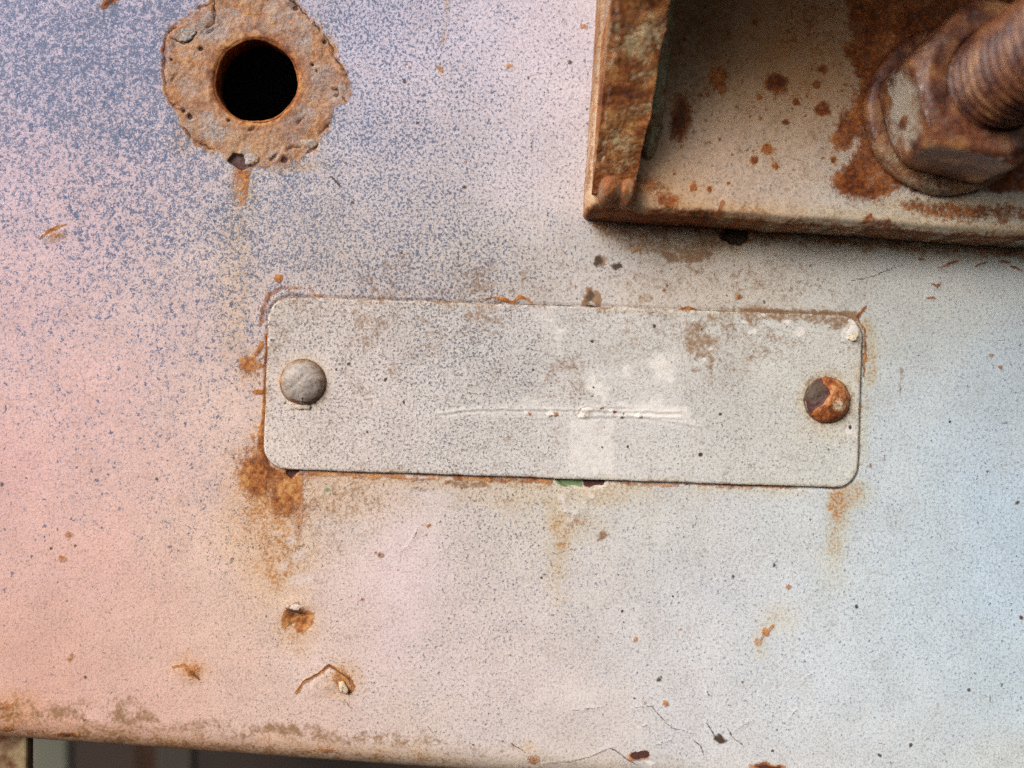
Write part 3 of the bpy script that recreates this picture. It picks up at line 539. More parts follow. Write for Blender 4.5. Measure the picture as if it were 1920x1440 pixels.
def rusty(X, Y, seed, rust=.9, tint=(200, 180, 160), amp=2.0, scale=18):
    cv = Canvas(X, Y, seed); cv.tint[:] = lin(tint); cv.f['rust'][:] = rust
    cv.f['height'] += (fbm(X, Y, scale, 3, seed) - .5) * amp
    return cv
def c_bore(X, Y, H, A):
    cv = rusty(A * 70, H * 1.0 + 500, 12, .95, amp=0); cv.f['stain'][:] = .8; return cv
def bore_r(r, h, A): return r + 1.2 * np.sin(3 * A + 1) + .9 * np.sin(7 * A) + .3 * np.sin(23 * A), h
lathe([(HR + 3, -1.5), (HR + .6, -1.5), (HR - .8, -3), (HR - 1, -8), (HR - .5, -20), (HR, -42), (HR + 6, -43)], 128, HX, HY, "hole_wall", weathered("rusted_bore_steel", rust_cols=DEEP), panel, PB, c_bore, bore_r, "rusty inner wall of the round bolt hole")

def box_mesh(lo, hi, bevel=0.0):
    import bmesh
    bm = bmesh.new(); bmesh.ops.create_cube(bm, size=1)
    for v in bm.verts: v.co = Vector([lo[i] + (v.co[i] + .5) * (hi[i] - lo[i]) for i in range(3)])
    if bevel: bmesh.ops.bevel(bm, geom=bm.edges[:], offset=bevel, segments=3, affect='EDGES', profile=.5)
    return bm
def simple_mat(name, c1, c2, px=40, rough=.8):
    m = bpy.data.materials.new(name); m.use_nodes = True; nt = m.node_tree; b = nt.nodes["Principled BSDF"]
    t = nt.nodes.new("ShaderNodeTexCoord"); n = nt.nodes.new("ShaderNodeTexNoise"); n.inputs["Scale"].default_value = 1 / (px * S); n.inputs["Detail"].default_value = 5
    r = nt.nodes.new("ShaderNodeValToRGB"); r.color_ramp.elements[0].position = .38; r.color_ramp.elements[1].position = .62
    r.color_ramp.elements[0].color = (*lin(c1), 1); r.color_ramp.elements[1].color = (*lin(c2), 1)
    nt.links.new(t.outputs["Object"], n.inputs["Vector"]); nt.links.new(n.outputs[0], r.inputs[0]); nt.links.new(r.outputs[0], b.inputs["Base Color"])
    b.inputs["Roughness"].default_value = rough
    bp = nt.nodes.new("ShaderNodeBump"); bp.inputs["Distance"].default_value = 3 * S; bp.inputs["Strength"].default_value = .6
    nt.links.new(n.outputs[0], bp.inputs["Height"]); nt.links.new(bp.outputs[0], b.inputs["Normal"])
    return m
# closed box added behind the hole so that its inside stays dark
import bmesh
M_IN = simple_mat("dark_inner_steel", (34, 26, 22), (52, 38, 30))
bm = box_mesh(W(200, 480, -44), W(800, -120, -460)); 
front = [f for f in bm.faces if f.normal.y < -.9]; bmesh.ops.delete(bm, geom=front, context='FACES')
bm.normal_update()
for v in bm.verts: v.co -= Vector(PB)
me = bpy.data.meshes.new("hole_dark_box"); bm.to_mesh(me); bm.free(); link("hole_dark_box", me, M_IN, panel)

# ------------------------------------------------------------------ data plate
PT = 5.5                                                      # thickness
RV_L, RV_R = (570, 717), (1549, 751)
PLATE_PAINT = [(520, 580, (206, 192, 182), 0.34, 0.19), (520, 860, (220, 202, 192), 0.29, 0.17), (640, 620, (212, 196, 186), 0.36, 0.28), (620, 800, (220, 204, 196), 0.29, 0.22), (700, 700, (220, 206, 202), 0.31, 0.33), (760, 620, (206, 196, 190), 0.38, 0.28), (820, 820, (214, 204, 198), 0.31, 0.28), (860, 680, (206, 199, 196), 0.40, 0.33), (960, 600, (206, 198, 194), 0.36, 0.33), (980, 720, (200, 194, 188), 0.40, 0.28), (980, 840, (214, 206, 200), 0.33, 0.28), (1100, 620, (208, 202, 197), 0.33, 0.33), (1110, 860, (218, 211, 205), 0.05, 0.17), (1200, 640, (206, 200, 192), 0.31, 0.22), (1240, 830, (212, 208, 203), 0.31, 0.33), (1240, 770, (216, 210, 206), 0.09, 0.17), (1350, 660, (200, 194, 184), 0.34, 0.17), (1380, 780, (206, 202, 196), 0.34, 0.28), (1420, 870, (204, 202, 196), 0.36, 0.28), (1450, 640, (212, 208, 200), 0.26, 0.17), (1560, 650, (210, 204, 192), 0.24, 0.11), (1500, 720, (208, 203, 194), 0.29, 0.17), (1570, 860, (210, 210, 204), 0.28, 0.28)]
def paint_plate(X, Y):
    cv = Canvas(X, Y, 3); cv.anchors(PLATE_PAINT, warp=40); B, K, P = cv.blob, cv.stroke, cv.poly; f = cv.f
    d = plate_sdf(X, Y)
    f['height'] += PT + (fbm(X, Y, 110, 3, 6) - .5) * 1.2 + (fbm(X, Y, 12, 2, 9) - .5) * .4 - 1.5 * (1 - sstep(0, 5, -d)) ** 2
    n1 = fbm(X, Y, 70, 3, 33)
    f['dirt'] = np.maximum(f['dirt'], .62 * (1 - sstep(1, 8, -d)) * sstep(.3, .55, n1)); f['stain'] = np.maximum(f['stain'], .35 * (1 - sstep(1, 16, -d)) * sstep(.4, .6, fbm(X, Y, 90, 2, 36)))
    f['dirt'] = np.maximum(f['dirt'], .30 * sstep(.46, .66, fbm(X * .6, Y * 1.6, 90, 4, 32)))
    f['dirt'] = np.maximum(f['dirt'], .36 * (1 - sstep(2, 60, -d)) * sstep(.35, .6, n1))
    f['dirt'] = np.maximum(f['dirt'], (.19 + .24 * sstep(.42, .62, fbm(X, Y, 120, 3, 35))) * (1 - .55 * sstep(740, 800, Y)))
    f['dark'] = np.maximum(f['dark'], .5 * (1 - sstep(0, 1.8, -d)) * sstep(.35, .6, fbm(X, Y, 60, 2, 58)))
    # scratches ploughed into the paint
    for pts, w, a in [([(822, 775), (875, 767), (950, 766), (1062, 767), (1150, 769), (1276, 772)], 2.6, 1), ([(1116, 762), (1150, 761), (1186, 764)], 2.4, .9), ([(1085, 781), (1150, 779), (1276, 783)], 2.4, .9), ([(1205, 783), (1260, 789), (1312, 798)], 2.2, .7), ([(960, 782), (1040, 784)], 1.8, .5)]:
        K('white', pts, w, .50 * a, .6, 2); K('height', pts, w, .9 * a, .7, 2, 'add'); K('height', [(x, y + 5) for x, y in pts], w * 1.2, -.7 * a, .7, 2, 'add'); K('dirt', [(x, y + 4.5) for x, y in pts], w, .34 * a, .6, 2)
    K('speck', [(822, 775), (950, 768), (1080, 774), (1300, 790)], 14, .6, .6, 5, 'mul')
    for (x, y, r) in [(1152, 771, 5), (1166, 782, 4), (1199, 780, 5), (1040, 776, 6), (1032, 779, 4), (993, 775, 4), (1128, 765, 3.4)]: B('rust', x, y, r, r * .8, .7, soft=.5, warp=3); B('height', x - 4, y, r, r, 1.8, soft=.5, mode='add'); B('white', x - r, y + 2, r * .7, r * .5, .7)
    K('white', [(1086, 782), (1094, 768), (1108, 764)], 5, .9, .5, 3); B('dirt', 1098, 764, 9, 6, .8, rot=-20); B('height', 1096, 772, 14, 10, 2, rot=-30, soft=.5, warp=4, mode='add'); B('stain', 1096, 774, 14, 9, .55); K('dark', [(1078, 782), (1090, 764)], 1.6, .6)
    # scoured pale patches
    P('speck', [(1066, 782), (1154, 786), (1152, 880), (1148, 894), (1064, 890)], 1, 3, 5, 'mul'); P('dirt', [(1066, 782), (1154, 786), (1152, 894), (1064, 890)], 1, 4, 5, 'mul'); P('white', [(1066, 782), (1154, 786), (1152, 894), (1064, 890)], .52, 6, 6)
    for pts in [[(1102, 694), (1136, 690), (1140, 752), (1108, 756)], [(1158, 672), (1186, 668), (1184, 722), (1160, 716)], [(1204, 668), (1262, 656), (1270, 716), (1222, 728)], [(1150, 756), (1230, 738), (1290, 760), (1310, 790), (1250, 796), (1170, 790)], [(992, 582), (1042, 580), (1030, 606), (1004, 600)], [(1014, 612), (1070, 610), (1066, 630), (1046, 636)], [(976, 756), (1016, 748), (1012, 764), (980, 766)], [(1240, 720), (1280, 734), (1250, 748)], [(1030, 640), (1052, 640), (1046, 668)], [(1005, 700), (1022, 708), (1016, 722)]]:
        P('speck', pts, .95, 8, 12, 'mul'); P('dirt', pts, .9, 8, 12, 'mul'); P('white', pts, .60, 14, 18)
    # brown caked dirt and bright chips towards the right
    for (x, y, rx, ry) in [(1306, 612, 16, 14), (1322, 636, 12, 16), (1328, 680, 12, 22), (1312, 660, 14, 14), (1302, 690, 12, 8), (1370, 612, 16, 10), (1330, 596, 14, 8), (1300, 640, 24, 40)]: B('dirt', x, y, rx, ry, .62, soft=.6, warp=9)
    for (x, y, rx, ry) in [(1318, 674, 9, 7), (1308, 682, 8, 5), (1474, 604, 13, 9), (1412, 622, 14, 8), (1395, 602, 9, 6), (1500, 622, 16, 9), (1330, 652, 7, 6), (1430, 592, 9, 5), (1592, 806, 10, 12), (1605, 812, 7, 14)]: B('white', x, y, rx, ry, .62, soft=.6, warp=6)
    K('dirt', [(1395, 590), (1480, 596), (1600, 598)], 12, .7, .6, 6, taper=False); B('dirt', 1470, 650, 50, 30, .38, soft=.8, warp=12); B('dirt', 1570, 610, 20, 12, .7, soft=.6, warp=6)
    B('white', 1597, 627, 13, 16, .95, soft=.5, warp=7); B('stain', 1597, 622, 12, 14, .55, soft=.6); B('height', 1598, 626, 16, 18, 3, soft=.6, warp=5, mode='add'); B('dirt', 1606, 640, 18, 9, .65, soft=.6); B('white', 1596, 604, 9, 7, .7)
    B('stain', 1610, 700, 12, 14, .6)
    # halo of grime round both rivets
    for (cx, cy), k in ((RV_L, .30), (RV_R, .40)):
        rr = np.hypot(X - cx, Y - cy); f['dirt'] = np.maximum(f['dirt'], k * (1 - sstep(44, 86, rr)) * (.5 + fbm(X, Y, 30, 3, 37))); f['stain'] = np.maximum(f['stain'], (.7 if cx > 1000 else .4) * (1 - sstep(42, 64, rr))); f['dark'] = np.maximum(f['dark'], .7 * (1 - sstep(0, 5, np.abs(rr - 42))))
        f['speck'] *= 1 - .5 * (1 - sstep(44, 70, rr))
    B('stain', 1540, 810, 46, 20, .35, soft=.8, warp=10)
    cv.tint *= 1.08
    B('dirt', 640, 690, 36, 40, .34, soft=.8, warp=10); B('dark', 515, 637, 5, 4, .6, warp=4); B('dark', 535, 757, 4, 2.6, .7); K('dark', [(505, 696), (525, 700)], 1.2, .5); K('dark', [(726, 720), (748, 721)], 1.1, .5); K('dark', [(548, 556), (570, 556), (585, 558)], 2, .6)
    for (x, y, r) in [(725, 711, 4), (758, 754, 3.2), (655, 684, 3.4), (632, 694, 3), (1592, 801, 4), (1312, 853, 4.5), (1350, 776, 3.5), (1176, 836, 3), (1110, 640, 3.4), (1226, 612, 3.4), (1000, 694, 3)]: B('dark', x, y, r, amp=.8, soft=.4, warp=2)
    rng = random.Random(9)
    for k in range(60): B('dark', rng.uniform(500, 1620), rng.uniform(560, 910), rng.choice([1.6, 1.8, 2.4]), amp=rng.uniform(.5, .85), soft=.5, warp=2)
    cv.tint *= .97
    return cv
PLB = tuple(W(*PL_C, 0))
plate = thing("data_plate", "long blank painted metal plate with rounded corners riveted to the panel", "plate", PLB)
sheet("plate_body", 485, 1630, 545, 930, 2.0, plate_sdf, W, PT + 3, paint_plate, M_PLATE, plate, PLB)

def dome(R, H, n=22):
    t = np.linspace(0, 1, n); return [(R * math.cos(a * math.pi / 2) if a < 1 else .6, H * math.sin(a * math.pi / 2)) for a in t]
def rivet(c, R, H, fn, label):
    pr = [(R + 3, PT - 4), (R + 2, PT - .5)] + [(max(r, .6), PT + h) for r, h in dome(R, H)]
    return lathe(pr, 96, c[0], c[1], "rivet", M_RIVET, plate, PLB, fn, None, label, close=True)
def c_rl(X, Y, H, A):
    cv = Canvas(X, Y, 5); cv.tint[:] = lin((176, 162, 152)); f = cv.f
    r = np.hypot(X - RV_L[0], Y - RV_L[1]); f['speck'][:] = .16; f['blue'][:] = .3; cv.blob('stain', 575, 740, 30, 16, .4)
    f['height'] += (fbm(X, Y, 14, 3, 15) - .5) * 4
    f['dirt'] = .30 + .3 * sstep(26, 40, r); f['stain'] = .6 * sstep(34, 42, r)
    f['rust'] = .75 * sstep(36, 42, r) * sstep(.4, .55, fbm(X, Y, 30, 2, 17)) + .5 * (1 - sstep(0, 9, np.abs(Y - 749 + (X - 575) * .05))) * sstep(26, 36, r) * (X > 545)
    cv.blob('white', 566, 712, 13, 12, .36, soft=.8, warp=5)
    cv.stroke('dark', [(545, 745), (560, 752), (580, 754), (600, 744)], 1.8, .7, .5, 2); cv.stroke('dark', [(571, 752), (573, 744)], 1.3, .7)
    return cv
def c_rr(X, Y, H, A):
    cv = Canvas(X, Y, 6); cv.tint[:] = lin((210, 190, 165)); f = cv.f
    r = np.hypot(X - RV_R[0], Y - RV_R[1]); f['rust'][:] = .85
    f['height'] += (fbm(X, Y, 12, 3, 19) - .5) * 5
    pm = [(1500, 742), (1511, 720), (1530, 708), (1540, 709), (1537, 720), (1546, 730), (1550, 738), (1541, 748), (1536, 758), (1525, 764), (1519, 778), (1506, 774)]
    cv.poly('maroon', pm, 1, 2, 2); cv.poly('height', pm, -5, 2.5, 2, 'add'); cv.poly('dark', [(1506, 748), (1514, 722), (1530, 712), (1544, 732), (1532, 748), (1520, 758)], .75, 6, 5)
    cv.blob('white', 1566, 758, 11, 9, .5, soft=.7, warp=5); cv.blob('rust', 1566, 758, 14, 12, -.5, soft=.7, warp=5, mode='add')
    cv.blob('stain', 1566, 758, 20, 20, .8); f['dark'] = np.maximum(f['dark'], .5 * sstep(40, 44, r))
    return cv
rivet(RV_L, 42, 21, c_rl, "grey painted dome rivet at the plate's left end")
rivet(RV_R, 42, 20, c_rr, "rusty dome rivet with half its paint scaled off")

# ------------------------------------------------------------------ loose flakes of paint
def flake(cx, cy, rx, ry, rot, lift, h0, tint, parent, base, mat, seed, label, wear=None):
    n, m = 28, 5; a = np.linspace(0, 2 * math.pi, n, endpoint=False); rg = random.Random(seed)
    ph = [rg.uniform(0, 6.28) for _ in range(4)]
    edge = 1 + .16 * np.sin(2 * a + ph[0]) + .12 * np.sin(3 * a + ph[1]) + .09 * np.sin(5 * a + ph[2]) + .06 * np.sin(9 * a + ph[3])
    c, s = math.cos(math.radians(rot)), math.sin(math.radians(rot)); X, Y, H = [], [], []
    for side in (0, 1):
        for k in range(m):
            t = (k + .02) / (m - 1 + .02) if k else .02
            x = rx * edge * t * np.cos(a); y = ry * edge * t * np.sin(a)
            X.append(cx + x * c - y * s); Y.append(cy + x * s + y * c)
            H.append(h0 + lift * (y / ry * .5 + .5) ** 2 + 1.2 * (1 - t * t) - (2.4 if side else 0))
    X = np.concatenate(X); Y = np.concatenate(Y); H = np.concatenate(H)
    idx = np.arange(2 * m * n).reshape(2 * m, n); nx_ = np.roll(idx, -1, 1); q = []
    for k in range(m - 1):
        q.append(np.stack([idx[k], idx[k + 1], nx_[k + 1], nx_[k]], -1)); q.append(np.stack([nx_[m + k], nx_[m + k + 1], idx[m + k + 1], idx[m + k]], -1))
    q.append(np.stack([idx[m - 1], idx[2 * m - 1], nx_[2 * m - 1], nx_[m - 1]], -1))
    cv = Canvas(X, Y, seed); cv.tint[:] = lin(tint); cv.f['speck'][:] = .25; cv.f['blue'][:] = .5
    H = H + (fbm(X, Y, 9, 2, seed) - .5) * 2.5
    if wear: [cv.f[k].__iadd__(v) for k, v in wear.items()]
    o = link("paint_flake", make_mesh("paint_flake", W(X, Y, H) - np.asarray(base), np.vstack(q), None, cv.attributes()), mat, parent)
    if label: o["label"] = label
flake(471, 296, 12, 13, 20, 2, 0, (190, 174, 168), panel, PB, M_PANEL, 61, "grey paint flake on the rust ring's lower rim", {'stain': .2})
flake(349, 64, 19, 14, -35, 2, 0, (182, 164, 154), panel, PB, M_PANEL, 62, "curled grey paint flake upper left of the hole", {'stain': .4, 'speck': .3, 'dirt': .25})
flake(580, 269, 15, 8, 200, 2, 0, (182, 166, 154), panel, PB, M_PANEL, 63, None, {'stain': .3})
flake(555, 1137, 13, 6, 10, 3, 1, (226, 204, 190), panel, PB, M_PANEL, 64, "white paint chip over a rust blister")
flake(644, 1288, 7, 13, -20, 4, 2, (222, 196, 170), panel, PB, M_PANEL, 67, None, {'stain': .4})
flake(566, 757, 21, 10, 5, 3, PT, (214, 200, 188), plate, PLB, M_PLATE, 68, "lip of lifted paint below the grey rivet", {'stain': .35})
flake(1597, 626, 11, 13, 0, 4, PT + 1, (232, 214, 184), plate, PLB, M_PLATE, 69, "bright chipped paint at the plate's upper right corner")

# ------------------------------------------------------------------ bracket
BT = 110.0                                                    # thickness of its base
fB = 1 / (1 - BT * S / CAM_D)
BRB = tuple(W(*BR_O, 0))
bracket = thing("mounting_bracket", "rusty thick steel bracket with a sloping gusset bolted above the data plate", "bracket", BRB)
def br_sdf(X, Y):
    u, v = br_uv(X, Y); wob = (fbm(X, Y, 60, 3, 93) - .5) * 5
    return rrect(u - 500, v - 380, 500, 380, 10) + wob
def paint_bracket(X, Y):
    # measured on the front of the base, a little nearer to the lens than the panel
    x = 960 + (X - 960) * fB; y = 720 - (720 - Y) * fB
    cv = Canvas(x, y, 11); f = cv.f; B, K, P = cv.blob, cv.stroke, cv.poly
    cv.anchors([(1200, 350, (206, 170, 138), .14, .1), (1300, 100, (168, 140, 104), .22, .1), (1300, 300, (206, 172, 144), .26, .1), (1450, 120, (192, 148, 110), .2, .1), (1450, 330, (218, 192, 172), .28, .4), (1600, 400, (224, 214, 200), .2, .5), (1850, 410, (226, 216, 202), .12, .4), (1550, 60, (190, 150, 116), .2, .1)], warp=30)  # upper left toned darker, recess shade put into the paint colour
    d = br_sdf(X, Y)
    f['height'] += BT + (fbm(x, y, 60, 3, 7) - .5) * 3 + (fbm(x, y, 12, 2, 10) - .5) * 1.2 - 14 * (1 - sstep(0, 16, -d)) ** 2
    # heavy rust round the bolt
    P('rust', [(1560, -60), (1592, 60), (1606, 150), (1596, 200), (1560, 225), (1566, 270), (1606, 268), (1572, 325), (1586, 366), (1650, 378), (1680, 360), (2100, 360), (2100, -300), (1560, -300)], .80, 16, 14)
    B('rust', 1600, 345, 36, 30, .9, soft=.6, warp=10); B('rust', 1580, 262, 24, 24, .85, soft=.6, warp=10); K('rust', [(1690, 382), (1780, 398), (1920, 400)], 16, .62, .7, 8); B('stain', 1800, 392, 160, 24, .8, soft=.7, warp=10); B('stain', 1480, 80, 150, 170, .8, soft=.8, warp=30); B('rust', 1530, 40, 70, 90, .36, soft=.8, warp=24)
    for (bx, by, r) in [(1455, 157, 21), (1542, 203, 17), (1345, 140, 18), (1350, 160, 10), (1353, 172, 6), (1440, 280, 13), (1414, 299, 9), (1454, 310, 7), (1424, 183, 6), (1491, 190, 8), (1472, 228, 8), (1300, 350, 9), (1330, 355, 6), (1392, 152, 5), (1427, 222, 5), (1530, 160, 8), (1545, 130, 10), (1565, 300, 7), (1600, 95, 20), (1490, 75, 6), (1416, 45, 6), (1365, 345, 4)]:
        B('rust', bx, by, r, r * .95, .88, soft=.55, warp=5); B('stain', bx, by, r * 1.7, r * 1.6, .7, soft=.6)
    rng = random.Random(12)
    for k in range(160): B('rust', rng.uniform(1230, 1600), rng.uniform(0, 330), rng.uniform(1.6, 4), amp=.7, soft=.6, warp=3)
    # rust along the lower edge and beside the weld
    K('rust', [(1100, 392), (1200, 400), (1300, 402), (1354, 400)], 10, .72, .7, 6, taper=False); K('rust', [(1350, 392), (1354, 380), (1345, 400)], 6, .8); K('rust', [(1350, 408), (1500, 418), (1640, 428), (1930, 446)], 7, .62, .7, 4, gate=.35, taper=False); K('stain', [(1100, 388), (1400, 402), (1930, 436)], 22, .7, .7, 6, taper=False)
    P('rust', [(1606, 424), (1625, 402), (1650, 408), (1690, 424), (1640, 432)], .62, 5, 5); K('rust', [(1618, 420), (1634, 402)], 4, .9); B('rust', 1885, 405, 16, 22, .6, soft=.6); B('rust', 1250, 376, 28, 16, .78, soft=.6, warp=8); B('stain', 1240, 370, 60, 40, .7, soft=.7); B('rust', 1210, 345, 34, 20, .6, soft=.7, warp=8); B('stain', 1215, 330, 60, 60, .6, soft=.7)
    B('rust', 1275, 220, 22, 50, .80, rot=8, soft=.6, warp=8); B('dark', 1277, 215, 12, 36, .55, rot=8, soft=.6, warp=8); B('dirt', 1310, 60, 110, 150, .6, soft=.7, warp=20); f['dirt'] = np.maximum(f['dirt'], .24); B('green', 1290, 150, 24, 30, .34, soft=.8, warp=14)  # upper-left dirt partly stands in for the shade of the recess
    f['dirt'] = np.maximum(f['dirt'], .6 * (1 - sstep(0, 9, -d)) * (.5 + fbm(x, y, 24, 2, 39))); f['rust'] = np.maximum(f['rust'], .5 * (1 - sstep(0, 12, -d)) * (fbm(x, y, 40, 2, 38) + .2))
    cv.tint *= .96
    return cv
def place_br(X, Y, h): return W(X, Y, h)
sheet("base_plate", 1070, 2150, -420, 500, 3.0, br_sdf, place_br, BT - 2, paint_bracket, M_BRACKET, bracket, BRB)

def br_solid(name, uvh, quads_dims, mat, canvas_fn, label=None):
    """a six-sided body given by its 8 corners (u, v, h), subdivided so that wear can sit on it"""
    import itertools
    P8 = np.asarray(uvh, float).reshape(2, 2, 2, 3)          # [i_u][i_v][i_h]
    nu, nv, nh = quads_dims; V = []; Q = []; base = 0
    def face(fix, val, n1, n2, flip):
        nonlocal base
        s, t = np.meshgrid(np.linspace(0, 1, n1 + 1), np.linspace(0, 1, n2 + 1), indexing='ij')
        ax = [None] * 3; free = [k for k in range(3) if k != fix]
        ax[fix] = np.full_like(s, val); ax[free[0]] = s; ax[free[1]] = t
        p = 0
        for i, j, k in itertools.product((0, 1), repeat=3):
            w = (ax[0] if i else 1 - ax[0]) * (ax[1] if j else 1 - ax[1]) * (ax[2] if k else 1 - ax[2])
            p = p + w[..., None] * P8[i, j, k]
        idx = base + np.arange((n1 + 1) * (n2 + 1)).reshape(n1 + 1, n2 + 1)
        q = np.stack([idx[:-1, :-1], idx[1:, :-1], idx[1:, 1:], idx[:-1, 1:]], -1).reshape(-1, 4)
        Q.append(q[:, ::-1] if flip else q); V.append(p.reshape(-1, 3)); base += p.shape[0] * p.shape[1]
    face(2, 1, nu, nv, False); face(2, 0, nu, nv, True); face(0, 0, nv, nh, False); face(0, 1, nv, nh, True); face(1, 0, nu, nh, True); face(1, 1, nu, nh, False)
    V = np.vstack(V); Q = np.vstack(Q)
    # weld the shared edges
    key = np.round(V, 3); _, first, inv = np.unique(key, axis=0, return_index=True, return_inverse=True)
    V = V[first]; Q = inv.reshape(-1)[Q]
    cv, V = canvas_fn(V)
    X, Y = br_xy(V[:, 0], V[:, 1])
    me = make_mesh(name, W(X, Y, V[:, 2]) - np.asarray(BRB), Q, None, cv.attributes())
    o = link(name, me, mat, bracket)
    if label: o["label"] = label
    bv = o.modifiers.new("bevel", 'BEVEL'); bv.width = 5 * S; bv.segments = 2; bv.limit_method = 'ANGLE'; bv.angle_limit = math.radians(50)
    return o
M_GUSSET = weathered("rusted_gusset_edge", 6.0, rust_cols=[(0.0, (56, 26, 14)), (.36, (104, 52, 22)), (.52, (146, 84, 40)), (.7, (180, 128, 76)), (1.0, (208, 172, 126))], rust_px=40, rust_edge=.2, bump=1.4)
def c_gusset(V):
    u, v, h = V.T; cv = Canvas(u, v, 21); cv.tint[:] = lin((206, 186, 156)); f = cv.f
    f['rust'][:] = .76 + (fbm(u * .5, v, 50, 4, 41) - .5) * .9; f['stain'][:] = .75; f['dirt'][:] = .40
    cv.blob('rust', 50, 170, 46, 20, .95, soft=.5, warp=10)            # dark band
    cv.blob('maroon', 56, 172, 36, 12, .5, soft=.6, warp=10)
    for (a, b, rx, ry) in [(66, 216, 28, 26), (68, 275, 20, 20), (60, 86, 22, 34), (70, 320, 20, 16)]: cv.blob('rust', a, b, rx, ry, -.34, soft=.8, warp=20, mode='add')
    cv.blob('dark', 75, 330, 12, 26, .5, soft=.6, warp=8)
    # streaks running down the worn edge
    for k, uu in enumerate((10, 16, 24)): cv.stroke('white' if k == 1 else 'rust', [(uu, 60), (uu + 1, 420)], 3.4, .45 if k == 1 else .8, .6, 4, gate=.35, taper=False)
    n = np.column_stack([(fbm(v, h, 24, 3, 43) - .5) * 5, np.zeros(len(u)), (fbm(u, v, 22, 3, 45) - .5) * 7 + (fbm(u * .4, v, 8, 2, 47) - .5) * 3])
    # ragged right-hand edge
    n[:, 0] += np.where(u > 60, (fbm(v, v * 0, 70, 3, 46) - .5) * 14, 0)
    return cv, V + n * (h > BT)[:, None]
GV0, GV1 = 26, 300
gh = lambda v: 118 + 0.64 * (v - 28)
def gpt(iu, iv, ih):
    v = GV1 if iv else GV0; wdt = (6, 97) if iv else (6, 76)
    return (wdt[iu], v, (gh(v) if ih else BT - 6))
br_solid("gusset", [gpt(i, j, k) for i in (0, 1) for j in (0, 1) for k in (0, 1)], (22, 76, 40), M_GUSSET, c_gusset, "rusty sloping edge of the gusset with patches of cream paint")
def gup(iu, iv, ih):                                           # unseen steeper upper part, added to keep light off the bracket recess
    v = 642 if iv else 301; return ((5, 102)[iu] if iv else (7, 96)[iu], v, ((960 if iv else gh(300) - 2) if ih else BT - 6))
def c_shade_block(V):
    u, v, h = V.T; cv = Canvas(u, h, 23); cv.tint[:] = lin((190, 170, 145)); cv.f['rust'][:] = .5; cv.f['dirt'][:] = .3
    return cv, V
br_solid("unseen_shade_gusset", [gup(i, j, k) for i in (0, 1) for j in (0, 1) for k in (0, 1)], (8, 40, 40), M_GUSSET, c_shade_block)
br_solid("unseen_shade_flange", [((1000 if i else 6), (730 if j else 644), (1000 if k else BT - 6)) for i in (0, 1) for j in (0, 1) for k in (0, 1)], (40, 6, 20), M_GUSSET, c_shade_block)  # unseen overhang above the view, added to shade the bracket

# weld beads: rippled lumps of metal
def weld(name, u0, v0, u1, v1, rad, hgt, tint, wear, seed, label):
    """a bead laid along a line on the base, its back sunk in the steel"""
    n, m = 60, 18; t = np.linspace(0, 1, n); a = np.linspace(0, math.pi, m)
    L = math.hypot(u1 - u0, v1 - v0); dx, dy = (u1 - u0) / L, (v1 - v0) / L
    env = np.sqrt(np.clip(1 - (2 * t - 1) ** 6, 0, 1)) * (.86 + .14 * np.abs(np.sin(t * L / 13))) ; env[0] = env[-1] = .05
    T, A = np.meshgrid(t, a, indexing='ij'); E = env[:, None] * np.ones(m)[None]
    off = np.cos(A) * rad * E
    U = u0 + dx * L * T - dy * off; Vv = v0 + dy * L * T + dx * off; H = BT - 8 + np.sin(A) * hgt * E
    U, Vv, H = U.ravel(), Vv.ravel(), H.ravel()
    H = H + (fbm(U, Vv, 14, 3, seed) - .5) * 7
    cv = Canvas(U, Vv, seed); cv.tint[:] = lin(tint); [cv.f[k].__iadd__(v) for k, v in wear.items()]
    idx = np.arange(n * m).reshape(n, m); q = np.stack([idx[:-1, :-1], idx[:-1, 1:], idx[1:, 1:], idx[1:, :-1]], -1).reshape(-1, 4)
    X, Y = br_xy(U, Vv); o = link(name, make_mesh(name, W(X, Y, H) - np.asarray(BRB), q, None, cv.attributes()), M_BRACKET, bracket)
    o["label"] = label
weld("weld_bead", 98, 88, 112, 640, 26, 44, (168, 176, 146), {'rust': .40, 'dirt': .42, 'stain': .3}, 81, "pale green painted weld beside the gusset")
weld("weld_bead", 14, 36, 84, 30, 30, 46, (150, 130, 110), {'rust': .55, 'dirt': .7}, 82, "lumpy brown weld at the gusset's foot")

# ------------------------------------------------------------------ washer, nut, bolt
BC = (1718, 246)                                              # bolt axis on the panel
def c_washer(X, Y, H, A):
    cv = rusty(X, Y, 25, .62, (206, 186, 156), 3); cv.f['stain'][:] = .5; cv.f['dirt'][:] = .3
    cv.f['rust'] += .5 * np.clip(np.cos(A + 2.2), 0, 1)
    return cv
WR, WT = 146, 26
washer = thing("washer", "round rusty washer under the nut on the bracket", "washer", tuple(W(*BC, BT)))
def w_r(r, h, A): return r * (1 + .006 * np.sin(3 * A) + .004 * np.sin(8 * A + 1)), h
lathe([(WR - 4, BT - 1), (WR, BT + 5), (WR + 1, BT + WT * .5), (WR - 2, BT + WT - 4), (WR - 8, BT + WT), (WR - 20, BT + WT + 1), (WR - 50, BT + WT), (84, BT + WT), (82, BT + WT - 3), (82, BT)], 128, *BC, "washer_ring", M_FAST, washer, tuple(W(*BC, BT)), c_washer, w_r)

